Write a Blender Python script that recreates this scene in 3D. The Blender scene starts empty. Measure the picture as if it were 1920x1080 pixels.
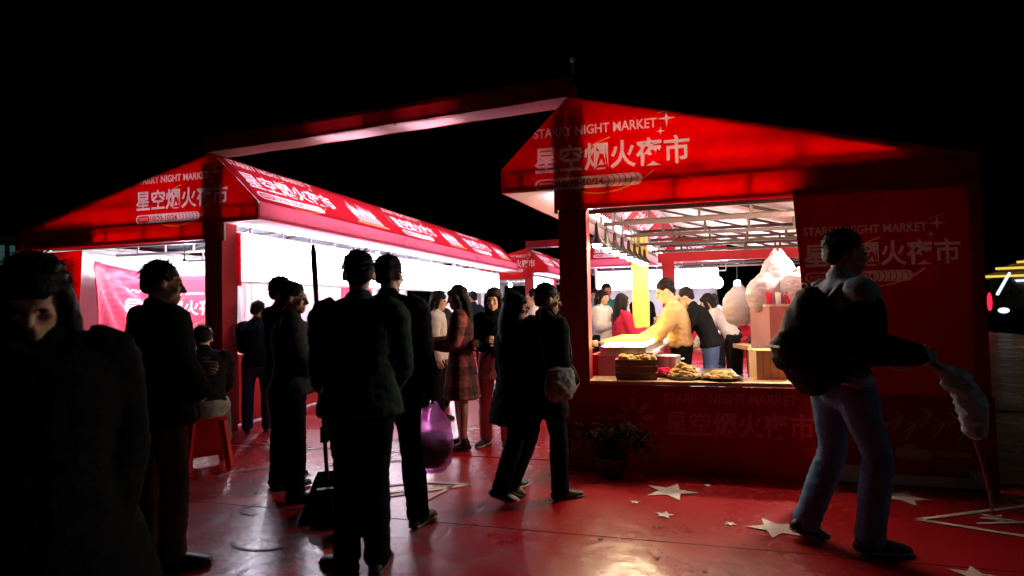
import bpy, bmesh, math, random
import numpy as np
from mathutils import Vector, Matrix, noise
random.seed(7)
PI = math.pi
S = bpy.context.scene
COL = S.collection

# ------------------------------------------------------------------ camera, sky, street light fill, exposure
CAM_PITCH, CAM_ROLL, CAM_YAW, CAM_H = .03, .02, .265, 1.4
fw = Vector((-math.sin(CAM_YAW)*math.cos(CAM_PITCH), math.cos(CAM_YAW)*math.cos(CAM_PITCH), math.sin(CAM_PITCH)))
rt = Vector((math.cos(CAM_YAW), math.sin(CAM_YAW), 0)); up = rt.cross(fw)
rt2 = rt*math.cos(CAM_ROLL) - up*math.sin(CAM_ROLL); up2 = rt*math.sin(CAM_ROLL) + up*math.cos(CAM_ROLL)
cd = bpy.data.cameras.new('camera'); cam = bpy.data.objects.new('camera', cd); COL.objects.link(cam)
m = Matrix.Identity(4)
for i in range(3):
    m[i][0] = rt2[i]; m[i][1] = up2[i]; m[i][2] = -fw[i]
m[2][3] = CAM_H
cam.matrix_world = m
cd.sensor_width = 36; cd.lens = 36*1074/1920; cd.clip_start = .05; cd.clip_end = 800
cd.dof.use_dof = True; cd.dof.focus_distance = 5.6; cd.dof.aperture_fstop = 2.0
S.camera = cam
S.cycles.use_denoising = True
S.cycles.max_bounces = 10; S.cycles.diffuse_bounces = 5; S.cycles.transmission_bounces = 6
S.cycles.sample_clamp_indirect = 8
S.view_settings.view_transform = 'Standard'; S.view_settings.look = 'None'
S.view_settings.gamma = 1; S.view_settings.exposure = 0; S.view_settings.use_curve_mapping = False

W = bpy.data.worlds.new('World'); S.world = W; W.use_nodes = True
wn = W.node_tree; bg = wn.nodes['Background']
sky = wn.nodes.new('ShaderNodeTexSky'); sky.sky_type = 'NISHITA'; sky.sun_disc = False
sky.sun_elevation = math.radians(-9); sky.sun_rotation = math.radians(110)
wn.links.new(sky.outputs[0], bg.inputs[0]); bg.inputs[1].default_value = .003
sl = bpy.data.lights.new('street_fill', 'SUN'); sl.energy = .042; sl.angle = math.radians(8); sl.color = (.55, .85, 1)  # stands in for an unseen cool street light on the right
so = bpy.data.objects.new('street_fill', sl); COL.objects.link(so)
so.rotation_euler = Vector((-1, .14, -.38)).to_track_quat('-Z', 'Y').to_euler()

# ------------------------------------------------------------------ materials
def mat(name, col, rough=.8, var=.15, scale=6, bump=.0, bscale=60, metal=0, spec=.3, trans=0, coat=0):
    M = bpy.data.materials.new(name); M.use_nodes = True
    n, l = M.node_tree.nodes, M.node_tree.links
    b = n['Principled BSDF']; b.inputs['Roughness'].default_value = rough; b.inputs['Metallic'].default_value = metal
    b.inputs['Specular IOR Level'].default_value = spec
    b.inputs['Coat Weight'].default_value = coat
    tc = n.new('ShaderNodeTexCoord'); nz = n.new('ShaderNodeTexNoise'); nz.inputs['Scale'].default_value = scale
    nz.inputs['Detail'].default_value = 6
    l.new(tc.outputs['Object'], nz.inputs['Vector'])
    mx = n.new('ShaderNodeMix'); mx.data_type = 'RGBA'
    mx.inputs[6].default_value = (*[c*(1-var) for c in col], 1); mx.inputs[7].default_value = (*[min(1, c*(1+var)) for c in col], 1)
    l.new(nz.outputs[0], mx.inputs[0]); l.new(mx.outputs[2], b.inputs['Base Color'])
    if bump:
        bn = n.new('ShaderNodeTexNoise'); bn.inputs['Scale'].default_value = bscale; bn.inputs['Detail'].default_value = 4
        l.new(tc.outputs['Object'], bn.inputs['Vector'])
        bp = n.new('ShaderNodeBump'); bp.inputs['Strength'].default_value = bump; bp.inputs['Distance'].default_value = .02
        l.new(bn.outputs[0], bp.inputs['Height']); l.new(bp.outputs[0], b.inputs['Normal'])
    if trans:
        tr = n.new('ShaderNodeBsdfTranslucent'); l.new(mx.outputs[2], tr.inputs[0])
        ms = n.new('ShaderNodeMixShader'); ms.inputs[0].default_value = trans
        l.new(b.outputs[0], ms.inputs[1]); l.new(tr.outputs[0], ms.inputs[2]); l.new(ms.outputs[0], n['Material Output'].inputs[0])
    return M

def emit(name, col, strength):
    M = bpy.data.materials.new(name); M.use_nodes = True
    n, l = M.node_tree.nodes, M.node_tree.links
    n.remove(n['Principled BSDF']); e = n.new('ShaderNodeEmission')
    e.inputs[0].default_value = (*col, 1); e.inputs[1].default_value = strength
    l.new(e.outputs[0], n['Material Output'].inputs[0])
    return M

RED = (.50, .012, .022)
WHITE = (.78, .76, .76)
M_red = mat('red_fabric', (.62, .012, .022), .7, .12, 3, bump=.25, bscale=9, trans=.6)
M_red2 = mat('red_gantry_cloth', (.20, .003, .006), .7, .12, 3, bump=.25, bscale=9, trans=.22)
M_fascia = mat('pink_lit_valance', (.72, .12, .20), .7, .1, 3, bump=.25, bscale=9, trans=.6)  # red cloth, its overexposed pink glow painted into the base colour
M_reddark = mat('red_wrap', (.30, .008, .014), .7, .2, 3, bump=.2, bscale=12)
M_redopaque = mat('red_tarp', (.42, .010, .018), .6, .2, 3, bump=.25, bscale=10)
M_white = mat('white_lining', WHITE, .8, .06, 2, bump=.2, bscale=6, trans=.15)
M_soffit = mat('white_soffit', (.8, .74, .77), .8, .06, 2, bump=.2, bscale=6, trans=.55)
M_gunder = mat('pale_gantry_cloth', (.72, .45, .52), .6, .06, 2, bump=.2, bscale=6, trans=.5)
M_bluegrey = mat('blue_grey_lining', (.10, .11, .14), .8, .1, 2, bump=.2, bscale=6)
M_cream = mat('cream_lining', (.90, .78, .68), .8, .08, 2, bump=.2, bscale=6, trans=.15)
M_steel = mat('grey_steel', (.22, .20, .20), .45, .2, 8, metal=.5, spec=.5)
M_bronze = mat('brown_steel', (.06, .035, .03), .6, .2, 8, spec=.3)
M_whitesteel = mat('white_steel', (.6, .6, .62), .4, .1, 8, metal=.2, spec=.5)
M_black = mat('black_metal', (.012, .012, .013), .5, .2, 10)
M_bulb = emit('lit_bulb_cool', (.90, .92, 1), 800)
M_bulbw = emit('lit_bulb_warm', (1, .76, .42), 320)
M_bulbk = emit('fill_bulb_kitchen', (1, .86, .68), 2600)
M_kt = emit('fill_batten_light', (1, .82, .64), 115)
M_tube = emit('fill_tube_light', (1, .84, .92), 30)
M_light = emit('lightbox_face', (.90, .82, 1), 11)
M_yellow = mat('yellow_wrap', (.85, .62, .12), .7, .1, 3)
M_card = mat('cardboard', (.40, .24, .15), .9, .2, 5, bump=.2, bscale=30)
M_mauve = mat('mauve_board', (.30, .15, .15), .8, .15, 5)
M_plastic = mat('white_plastic_bag', (.50, .46, .50), .35, .1, 8, bump=.5, bscale=22, trans=.35, spec=.5)
M_wood = mat('brown_wood', (.24, .10, .05), .7, .3, 8, bump=.2, bscale=40)
M_food = mat('golden_food', (.75, .48, .16), .7, .4, 30, bump=.6, bscale=50)
M_tan = mat('tan_board', (.55, .38, .22), .8, .12, 4)
M_steeltop = mat('steel_tray', (.5, .5, .5), .3, .15, 6, metal=.8, spec=.5)

# ------------------------------------------------------------------ object helpers
def link(name, me, mt, parent=None, loc=(0, 0, 0), rot=None):
    o = bpy.data.objects.new(name, me); COL.objects.link(o)
    if mt is not None and len(me.materials) == 0: me.materials.append(mt)
    o.location = loc
    if rot is not None: o.rotation_euler = rot
    if parent: o.parent = parent
    return o
def tag(o, label=None, cat=None, group=None, kind=None):
    if label: o['label'] = label
    if cat: o['category'] = cat
    if group: o['group'] = group
    if kind: o['kind'] = kind
    return o
def thing(name, label, cat, loc=(0, 0, 0), rotz=0, group=None):
    o = bpy.data.objects.new(name, None); COL.objects.link(o); o.empty_display_size = .1
    o.location = loc; o.rotation_euler = (0, 0, rotz)
    return tag(o, label, cat, group)
def pm(name, V, F, smooth=False):
    me = bpy.data.meshes.new(name); me.from_pydata([tuple(v) for v in V], [], F); me.validate(); me.update()
    if smooth: me.polygons.foreach_set('use_smooth', [True]*len(me.polygons))
    return me
BF = [(0,1,3,2),(4,6,7,5),(0,4,5,1),(2,3,7,6),(0,2,6,4),(1,5,7,3)]
class Mb:
    def __init__(s): s.V = []; s.F = []
    def add(s, V, F):
        k = len(s.V); s.V += [tuple(v) for v in V]; s.F += [tuple(i+k for i in f) for f in F]; return s
    def box(s, c, d, R=None):
        V = []
        for i in (-1, 1):
            for j in (-1, 1):
                for k in (-1, 1):
                    v = Vector((i*d[0]/2, j*d[1]/2, k*d[2]/2))
                    if R: v = R @ v
                    V.append(Vector(c)+v)
        F = [(0,1,3,2),(4,6,7,5),(0,4,5,1),(2,3,7,6),(0,2,6,4),(1,5,7,3)]
        return s.add(V, F)
    def bar(s, a, b, w, w2=None):
        a, b = Vector(a), Vector(b); d = b-a; q = d.to_track_quat('Z', 'Y').to_matrix()
        return s.box((a+b)/2, (w, w2 or w, d.length), q)
    def tube(s, pts, rad, seg=14, hint=(1, 0, 0), sub=3, cap=True):
        """smooth elliptical tube through pts; rad: list of r or (rx, ry); rx lies along the hint"""
        P = [Vector(p) for p in pts]; Rr = [Vector((r, r)) if not isinstance(r, (tuple, list)) else Vector(r) for r in rad]
        if sub > 1 and len(P) > 2:
            P2, R2 = [], []
            for i in range(len(P)-1):
                p0, p1, p2, p3 = P[max(i-1, 0)], P[i], P[i+1], P[min(i+2, len(P)-1)]
                q0, q1, q2, q3 = Rr[max(i-1, 0)], Rr[i], Rr[i+1], Rr[min(i+2, len(P)-1)]
                for k in range(sub):
                    t = k/sub; t2 = t*t; t3 = t2*t
                    f = lambda a, b, c, d: (b*2 + (c-a)*t + (a*2-b*5+c*4-d)*t2 + (b*3-a-c*3+d)*t3)*.5
                    P2.append(f(p0, p1, p2, p3)); R2.append(f(q0, q1, q2, q3))
            P2.append(P[-1]); R2.append(Rr[-1]); P, Rr = P2, R2
        n = len(P); T = [(P[min(i+1, n-1)]-P[max(i-1, 0)]).normalized() for i in range(n)]
        rings = []
        hv = Vector(hint)
        def fr(t):
            h = hv - t*hv.dot(t)
            if h.length < .05: h = Vector((0, 1, 0)) - t*t.y
            h.normalize(); return h, t.cross(h)
        if cap:
            for a in (1.3, .8, .4):
                rings.append((P[0]-T[0]*min(Rr[0])*math.sin(a), Rr[0]*math.cos(a), T[0]))
        for p, r, t in zip(P, Rr, T): rings.append((p, r, t))
        if cap:
            for a in (.4, .8, 1.3):
                rings.append((P[-1]+T[-1]*min(Rr[-1])*math.sin(a), Rr[-1]*math.cos(a), T[-1]))
        V = []
        for p, r, t in rings:
            h, w = fr(t)
            for k in range(seg):
                a = 2*PI*k/seg; V.append(p + h*(abs(r[0])*math.cos(a)) + w*(abs(r[1])*math.sin(a)))
        F = []
        for i in range(len(rings)-1):
            for k in range(seg):
                F.append((i*seg+k, i*seg+(k+1) % seg, (i+1)*seg+(k+1) % seg, (i+1)*seg+k))
        F.append(tuple(reversed(range(seg)))); F.append(tuple((len(rings)-1)*seg+k for k in range(seg)))
        return s.add(V, F)
    def ell(s, c, r, R=None, nu=14, nv=9):
        V = []; F = []; c = Vector(c)
        if not isinstance(r, (tuple, list)): r = (r, r, r)
        for i in range(1, nv):
            a = PI*i/nv
            for k in range(nu):
                b = 2*PI*k/nu
                v = Vector((r[0]*math.sin(a)*math.cos(b), r[1]*math.sin(a)*math.sin(b), r[2]*math.cos(a)))
                if R: v = R @ v
                V.append(c+v)
        t = Vector((0, 0, r[2])); 
        if R: t = R @ t
        V += [c+t, c-t]; N = len(V)
        for k in range(nu):
            F.append((N-2, k, (k+1) % nu)); F.append((N-1, (nv-2)*nu+(k+1) % nu, (nv-2)*nu+k))
        for i in range(nv-2):
            for k in range(nu): F.append((i*nu+k, (i+1)*nu+k, (i+1)*nu+(k+1) % nu, i*nu+(k+1) % nu))
        return s.add(V, F)
    def lathe(s, prof, c=(0, 0, 0), seg=20):
        V = []; F = []; n = len(prof)
        for r, z in prof:
            for k in range(seg):
                a = 2*PI*k/seg; V.append((c[0]+r*math.cos(a), c[1]+r*math.sin(a), c[2]+z))
        for i in range(n-1):
            for k in range(seg): F.append((i*seg+k, i*seg+(k+1) % seg, (i+1)*seg+(k+1) % seg, (i+1)*seg+k))
        return s.add(V, F)
    def obj(s, name, mt, parent=None, smooth=False, **k): return link(name, pm(name, s.V, s.F, smooth), mt, parent, **k)

_dg = None
def remesh(mb, voxel, smooth=2, wr=0, wscale=9, seed=0):
    """one continuous skin over overlapping closed shapes, with cloth folds of depth wr"""
    me = pm('tmp', mb.V, mb.F); o = bpy.data.objects.new('tmp', me); COL.objects.link(o)
    r = o.modifiers.new('r', 'REMESH'); r.mode = 'VOXEL'; r.voxel_size = voxel; r.adaptivity = 0
    if smooth:
        sm = o.modifiers.new('s', 'SMOOTH'); sm.iterations = smooth; sm.factor = .5
    dg = bpy.context.evaluated_depsgraph_get()
    out = bpy.data.meshes.new_from_object(o.evaluated_get(dg))
    bpy.data.objects.remove(o); bpy.data.meshes.remove(me)
    if wr:
        nv = len(out.vertices); co = np.empty(nv*3); out.vertices.foreach_get('co', co); co = co.reshape(-1, 3)
        no = np.empty(nv*3); out.vertices.foreach_get('normal', no); no = no.reshape(-1, 3)
        d = np.empty(nv)
        for i in range(nv):
            x, y, z = co[i]
            p = Vector((x*wscale*.8+seed*7.1, y*wscale*.8, z*wscale*1.5+x*4))
            d[i] = (1-2*abs(noise.noise(p)))*.7 + .5*noise.noise(p*2.1)
        co += no*(d*wr)[:, None]
        out.vertices.foreach_set('co', co.ravel())
    out.polygons.foreach_set('use_smooth', [True]*len(out.polygons)); out.update()
    return out

def quad_sheet(name, P00, P10, P11, P01, mt, parent=None, nu=1, nv=1, uv=None, sag=0, wob=0, seed=0, thick=.004):
    """a cloth sheet with its own thickness; uv = (u0, v0, u1, v1) of the print"""
    P00, P10, P11, P01 = map(Vector, (P00, P10, P11, P01)); V = []; UV = []; F = []
    nrm = (P10-P00).cross(P01-P00).normalized()
    for s_ in (0, 1):
        for j in range(nv+1):
            for i in range(nu+1):
                a, b = i/nu, j/nv
                p = (P00*(1-a)+P10*a)*(1-b) + (P01*(1-a)+P11*a)*b
                q = p + nrm*((s_-.5)*thick)
                if wob: q = q + nrm*(noise.noise(Vector((a*6+seed, b*3, seed)))*wob + math.sin(a*34+seed+2*b)*wob*.35)*(1-.3*b)
                if sag: q.z -= sag*4*a*(1-a)*b
                V.append(q); UV.append((a, b))
    N = (nu+1)*(nv+1)
    for s_ in (0, 1):
        for j in range(nv):
            for i in range(nu):
                k = s_*N+j*(nu+1)+i; f = (k, k+1, k+nu+2, k+nu+1)
                F.append(f if s_ else f[::-1])
    for i in range(nu):
        F.append((i, i+1, N+i+1, N+i)); k = nv*(nu+1)+i; F.append((k, N+k, N+k+1, k+1))
    for j in range(nv):
        k = j*(nu+1); F.append((k, N+k, N+k+nu+1, k+nu+1)); k += nu; F.append((k, k+nu+1, N+k+nu+1, N+k))
    if thick == 0:                       # one woven layer that light passes only once
        V = V[:N]; F = [f for f in F if max(f) < N]
    me = pm(name, V, F, nu > 1 or nv > 1)
    if uv:
        ul = me.uv_layers.new(name='print')
        for lp in me.loops:
            a, b = UV[lp.vertex_index]; ul.data[lp.index].uv = (uv[0]+(uv[2]-uv[0])*a, uv[1]+(uv[3]-uv[1])*b)
    return link(name, me, mt, parent)

def poly_sheet(name, pts2, y, mt, parent=None, thick=.004, uvbox=None, axis='y'):
    """flat polygon (x, z) at depth y with thickness; uvbox = (x0, z0, x1, z1) where the print sits"""
    n = len(pts2); V = [(p[0], y-thick/2, p[1]) for p in pts2] + [(p[0], y+thick/2, p[1]) for p in pts2]
    F = [tuple(range(n)), tuple(reversed(range(n, 2*n)))] + [(i, n+i, n+(i+1) % n, (i+1) % n) for i in range(n)]
    me = pm(name, V, F)
    if uvbox:
        ul = me.uv_layers.new(name='print'); x0, z0, x1, z1 = uvbox
        for lp in me.loops:
            c = me.vertices[lp.vertex_index].co; ul.data[lp.index].uv = ((c.x-x0)/(x1-x0), (c.z-z0)/(z1-z0))
    return link(name, me, mt, parent)

# ------------------------------------------------------------------ flat print (lettering on cloth), drawn by the script itself
class Print:
    def __init__(s, w, h, ppu=900):
        s.w, s.h, s.p = w, h, ppu; s.A = np.zeros((int(h*ppu), int(w*ppu), 2), np.float32)
    def tri(s, a, b, c, ch=0, val=1):
        p = s.p; P = np.array([a, b, c])*p; x0, y0 = np.floor(P.min(0)).astype(int); x1, y1 = np.ceil(P.max(0)).astype(int)+1
        H, Wd = s.A.shape[:2]; x0, y0 = max(x0, 0), max(y0, 0); x1, y1 = min(x1, Wd), min(y1, H)
        if x1 <= x0 or y1 <= y0: return
        X, Y = np.meshgrid(np.arange(x0, x1)+.5, np.arange(y0, y1)+.5)
        def e(u, v): return (X-u[0])*(v[1]-u[1])-(Y-u[1])*(v[0]-u[0])
        A, B, C = e(P[0], P[1]), e(P[1], P[2]), e(P[2], P[0])
        m_ = ((A >= 0) & (B >= 0) & (C >= 0)) | ((A <= 0) & (B <= 0) & (C <= 0))
        s.A[y0:y1, x0:x1, ch][m_] = val
    def poly(s, pts, ch=0, val=1):
        for i in range(1, len(pts)-1): s.tri(pts[0], pts[i], pts[i+1], ch, val)
    def rect(s, x0, y0, x1, y1, ch=0, val=1): s.poly([(x0, y0), (x1, y0), (x1, y1), (x0, y1)], ch, val)
    def disc(s, x, y, r, ch=0, val=1, n=20): s.poly([(x+r*math.cos(2*PI*k/n), y+r*math.sin(2*PI*k/n)) for k in range(n)], ch, val)
    def pill(s, x0, y0, x1, y1, ch=0, val=1):
        r = (y1-y0)/2; s.rect(x0+r, y0, x1-r, y1, ch, val); s.disc(x0+r, y0+r, r, ch, val); s.disc(x1-r, y0+r, r, ch, val)
    def line(s, pts, w, ch=0, val=1):
        for a, b in zip(pts, pts[1:]):
            a, b = Vector(a), Vector(b); d = (b-a).normalized(); n = Vector((-d.y, d.x))*w/2
            s.poly([a-n, b-n, b+n, a+n], ch, val)
    def star(s, x, y, r, k=.3, n=4, ch=0, val=1, rot=0):
        P = [(x+(r if i % 2 == 0 else r*k)*math.sin(PI*i/n+rot), y+(r if i % 2 == 0 else r*k)*math.cos(PI*i/n+rot)) for i in range(2*n)]
        for i in range(2*n): s.tri((x, y), P[i], P[(i+1) % (2*n)], ch, val)
    def text(s, body, x, y, w, h, bold=.0, ch=0, val=1, shear=0):
        c = bpy.data.curves.new('t', 'FONT'); c.body = body; c.offset = bold; c.resolution_u = 3
        o = bpy.data.objects.new('t', c); COL.objects.link(o)
        me = bpy.data.meshes.new_from_object(o.evaluated_get(bpy.context.evaluated_depsgraph_get()))
        bpy.data.objects.remove(o); bpy.data.curves.remove(c)
        co = np.array([v.co[:2] for v in me.vertices]); mn, mxx = co.min(0), co.max(0)
        q = (co-mn)/(mxx-mn); q[:, 0] = x+q[:, 0]*w+q[:, 1]*shear; q[:, 1] = y+q[:, 1]*h
        me.calc_loop_triangles()
        for t in me.loop_triangles: s.tri(*[q[i] for i in t.vertices], ch, val)
        bpy.data.meshes.remove(me)
    def material(s, name, base=RED, c1=(.78, .66, .66), c2=(.7, .45, .12), trans=.45, rough=.7, c3=None):
        H, Wd = s.A.shape[:2]
        im = bpy.data.images.new(name+'_print', Wd, H, alpha=False, float_buffer=False); im.colorspace_settings.name = 'Non-Color'
        px = np.ones((H, Wd, 4), np.float32); px[..., 0] = s.A[..., 0]; px[..., 1] = s.A[..., 1]; px[..., 2] = 0
        for _ in range(1):
            for k in (0, 1):
                a = px[..., k]; a[1:-1, 1:-1] = (a[1:-1, 1:-1]*4+a[:-2, 1:-1]+a[2:, 1:-1]+a[1:-1, :-2]+a[1:-1, 2:])/8
        im.pixels.foreach_set(px.ravel()); im.update(); im.pack()
        M = mat(name, base, rough, .16, 2.2, bump=.6, bscale=4.5, trans=trans)
        n, l = M.node_tree.nodes, M.node_tree.links
        mx = [q for q in n if q.type == 'MIX'][0]
        it = n.new('ShaderNodeTexImage'); it.image = im; it.extension = 'CLIP'; it.interpolation = 'Cubic'
        uvn = n.new('ShaderNodeUVMap'); uvn.uv_map = 'print'; l.new(uvn.outputs[0], it.inputs[0])
        sp = n.new('ShaderNodeSeparateColor'); l.new(it.outputs[0], sp.inputs[0])
        prev = mx.outputs[2]; tgt = [k.to_socket for k in mx.outputs[2].links]
        for ch, c in ((1, c2), (0, c1)):
            q = n.new('ShaderNodeMix'); q.data_type = 'RGBA'; l.new(sp.outputs[ch], q.inputs[0]); l.new(prev, q.inputs[6])
            q.inputs[7].default_value = (*c, 1); prev = q.outputs[2]
        for t in tgt: l.new(prev, t)
        return M

def swoosh(P, x0, y0, x1, y1, w):
    cx, cy = (x0+x1)/2, (y0+y1)/2; a, b = (x1-x0)/2, (y1-y0)/2
    pts = []
    for k in range(40):
        t = PI*.55 + k/39*PI*1.25; pts.append((cx+a*math.cos(t)+.1*b*math.sin(t), cy+b*math.sin(t)+.35*a*math.cos(t)*.5))
    P.line(pts, w, 1, 1)
def title(P, x, y, w, pill=True):
    """the market's title block, w wide, its baseline corner at x, y; height .46 w"""
    k = w/1.32
    swoosh(P, x+.30*k, y-.02*k, x+1.12*k, y+.46*k, .010*k)
    P.text('STARRY NIGHT MARKET', x, y+.49*k, 1.06*k, .085*k, .018)
    P.text('星空烟火夜市', x, y+.17*k, 1.32*k, .245*k, .020)
    if pill:
        P.pill(x, y+.02*k, x+.93*k, y+.125*k)
        P.pill(x+.02*k, y+.035*k, x+.205*k, y+.11*k, 0, 0); P.text('活动时间', x+.04*k, y+.05*k, .14*k, .045*k, .01, 0, 1)
        P.text('10/20-10/24', x+.215*k, y+.042*k, .39*k, .064*k, .02, 0, 0)
        for i in range(6):
            cx = x+(.62+i*.048)*k
            P.line([(cx+.03*k*math.cos(t), y+.0725*k+.045*k*math.sin(t)) for t in np.linspace(-PI/2, PI/2, 9)], .008*k, 0, 0)
    P.star(x+1.14*k, y+.56*k, .075*k, .22, 4); P.star(x+1.09*k, y+.455*k, .04*k, .22, 4)
    P.line([(x+1.07*k, y+.61*k), (x+1.2*k, y+.64*k)], .006*k)

P1 = Print(1.45, .74, 760); title(P1, .05, .05, 1.32)
M_title = P1.material('red_fabric_title', base=(.66, .010, .016), trans=.62)
M_title_tarp = P1.material('red_tarp_title', base=(.42, .010, .018), c1=(.74, .70, .80), trans=.12)
P2 = Print(3.6, .86, 420); title(P2, .12, .06, 1.78)
P2.text('STARRY', 0, 0, .01, .01)                                     # keeps the font warm
rr = random.Random(4)
for i in range(9):                                                    # little drawing of roofs and lamps beside the title
    x = 2.3+i*.085; P2.poly([(x, .3+.1*rr.random()), (x+.11, .3+.1*rr.random()), (x+.055, .5+.2*rr.random())])
    P2.rect(x+.02, .16, x+.06, .32+.05*rr.random())
P2.line([(2.2, .12), (3.15, .12)], .03, 1)
M_slope = P2.material('red_canopy_title', base=(.46, .010, .022), c1=(.80, .76, .86), trans=.5)
P3 = Print(1.8, .62, 620)
P3.text('STARRY NIGHT MARKET', .60, .47, 1.0, .08, .015); P3.text('星空烟火夜市', .60, .2, 1.12, .21, .02)
for cx, cy, r in ((.35, .34, .16), (.10, .28, .09)):
    for i in range(8): 
        a = i*PI/4; P3.line([(cx+r*.4*math.cos(a), cy+r*.4*math.sin(a)), (cx+r*math.cos(a), cy+r*math.sin(a))], r*.28)
M_counterprint = P3.material('red_counter_banner', base=(.40, .008, .014), c1=(.60, .12, .18), trans=.24)
P4 = Print(1.1, .66, 520)                                             # poster of the corner board
P4.rect(0, 0, 1.1, .13, 0); P4.rect(.35, .075, .98, .22, 0, 0); P4.rect(.62, .22, 1.0, .26, 1)
P4.rect(0, .12, .14, .40, 1, .5)
for i, (x, y) in enumerate(((.42, .36), (.52, .42), (.60, .36), (.70, .45), (.78, .38), (.86, .43), (.93, .36))):
    P4.line([(x, y+.12), (x+.06, y+.08), (x-.01, y-.02)], .016, 0, .55); P4.line([(x-.02, y+.03), (x+.07, y+.10)], .012, 0, .55)
for x, y, r in ((.62, .25, .06), (.56, .24, .04), (.70, .23, .045), (.48, .24, .03)): P4.disc(x, y, r, 0, .5)
M_poster = P4.material('printed_poster', base=(.26, .006, .012), c1=(.42, .46, .40), c2=(.30, .24, .05), trans=.05, rough=.45)
P5 = Print(3.4, 1.6, 300); title(P5, .25, .42, 2.95, pill=False); 
for i in range(6): P5.rect(.3+i*.5, .12, .68+i*.5, .34, 0, 1)
M_banner = P5.material('red_banner_title', base=(.70, .09, .17), c1=(.85, .80, .85), trans=.4, rough=.45)

# ------------------------------------------------------------------ ground
def ground_mat():
    M = bpy.data.materials.new('red_glossy_carpet'); M.use_nodes = True
    n, l = M.node_tree.nodes, M.node_tree.links; b = n['Principled BSDF']
    tc = n.new('ShaderNodeTexCoord')
    a = n.new('ShaderNodeTexNoise'); a.inputs['Scale'].default_value = .9; a.inputs['Detail'].default_value = 8; l.new(tc.outputs['Object'], a.inputs[0])
    d = n.new('ShaderNodeTexNoise'); d.inputs['Scale'].default_value = 14; d.inputs['Detail'].default_value = 8; l.new(tc.outputs['Object'], d.inputs[0])
    mx = n.new('ShaderNodeMix'); mx.data_type = 'RGBA'; mx.inputs[6].default_value = (.30, .002, .006, 1); mx.inputs[7].default_value = (.44, .004, .012, 1)
    l.new(a.outputs[0], mx.inputs[0])
    w = n.new('ShaderNodeTexNoise'); w.inputs['Scale'].default_value = 5; w.inputs['Detail'].default_value = 5; w.inputs['Distortion'].default_value = .8
    l.new(tc.outputs['Object'], w.inputs[0])
    # footprints and dust: paler scuffs
    r1 = n.new('ShaderNodeMapRange'); r1.inputs[1].default_value = .54; r1.inputs[2].default_value = .72; r1.inputs[3].default_value = 0; r1.inputs[4].default_value = .14
    l.new(d.outputs[0], r1.inputs[0])
    m2 = n.new('ShaderNodeMix'); m2.data_type = 'RGBA'; m2.inputs[7].default_value = (.34, .05, .07, 1); l.new(r1.outputs[0], m2.inputs[0]); l.new(mx.outputs[2], m2.inputs[6])
    # lavender lightbox reflection painted into the carpet colour at the mouth of the aisle
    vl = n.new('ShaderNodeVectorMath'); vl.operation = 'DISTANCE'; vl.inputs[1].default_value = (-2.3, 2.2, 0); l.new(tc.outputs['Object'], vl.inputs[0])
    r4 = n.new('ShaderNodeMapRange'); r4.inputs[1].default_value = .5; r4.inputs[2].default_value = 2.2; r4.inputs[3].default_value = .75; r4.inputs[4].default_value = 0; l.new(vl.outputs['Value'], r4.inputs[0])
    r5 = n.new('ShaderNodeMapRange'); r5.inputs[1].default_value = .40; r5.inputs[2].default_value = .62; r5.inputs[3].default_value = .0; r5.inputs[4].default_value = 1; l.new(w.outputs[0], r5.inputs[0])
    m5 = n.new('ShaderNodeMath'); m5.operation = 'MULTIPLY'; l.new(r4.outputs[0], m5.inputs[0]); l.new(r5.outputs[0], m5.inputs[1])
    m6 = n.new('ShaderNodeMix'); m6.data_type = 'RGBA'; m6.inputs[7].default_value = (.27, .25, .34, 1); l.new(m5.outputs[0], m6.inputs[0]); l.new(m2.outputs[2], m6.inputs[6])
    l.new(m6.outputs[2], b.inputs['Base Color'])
    r2 = n.new('ShaderNodeMapRange'); r2.inputs[1].default_value = .3; r2.inputs[2].default_value = .7; r2.inputs[3].default_value = .20; r2.inputs[4].default_value = .36
    l.new(a.outputs[0], r2.inputs[0])
    ad = n.new('ShaderNodeMath'); ad.operation = 'ADD'; l.new(r2.outputs[0], ad.inputs[0])
    m3 = n.new('ShaderNodeMath'); m3.operation = 'MULTIPLY'; m3.inputs[1].default_value = .5; l.new(r1.outputs[0], m3.inputs[0]); l.new(m3.outputs[0], ad.inputs[1])
    l.new(ad.outputs[0], b.inputs['Roughness'])
    b.inputs['Specular IOR Level'].default_value = 1.0; b.inputs['Coat Weight'].default_value = .3; b.inputs['Coat Roughness'].default_value = .33
    bp = n.new('ShaderNodeBump'); bp.inputs['Strength'].default_value = .35; bp.inputs['Distance'].default_value = .02
    l.new(w.outputs[0], bp.inputs['Height']); l.new(bp.outputs[0], b.inputs['Normal'])
    return M
M_ground = ground_mat()
M_asph = mat('dark_asphalt', (.010, .014, .010), .95, .3, 3, bump=.3, bscale=80, spec=.0)
M_paint = mat('pale_print', (.62, .52, .50), .5, .3, 25, bump=.1, bscale=40, spec=.4)
M_swirl = mat('worn_print', (.30, .13, .16), .5, .5, 18, spec=.4)
M_seam = mat('carpet_seam', (.10, .004, .008), .5, .3, 10)
g = Mb().add([(-300, -40, -.03), (300, -40, -.03), (300, 500, -.03), (-300, 500, -.03)], [(0, 1, 2, 3)]).obj('ground', M_asph); tag(g, kind='structure')
fl = thing('carpet_pavement', 'red glossy printed carpet of the market square', 'ground'); fl['kind'] = 'structure'; del fl['category']
ys = [-3, .3, 1.9, 3.5, 5.1, 6.7, 8.3, 9.9, 11.5, 13.1, 14.7, 30]
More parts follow.
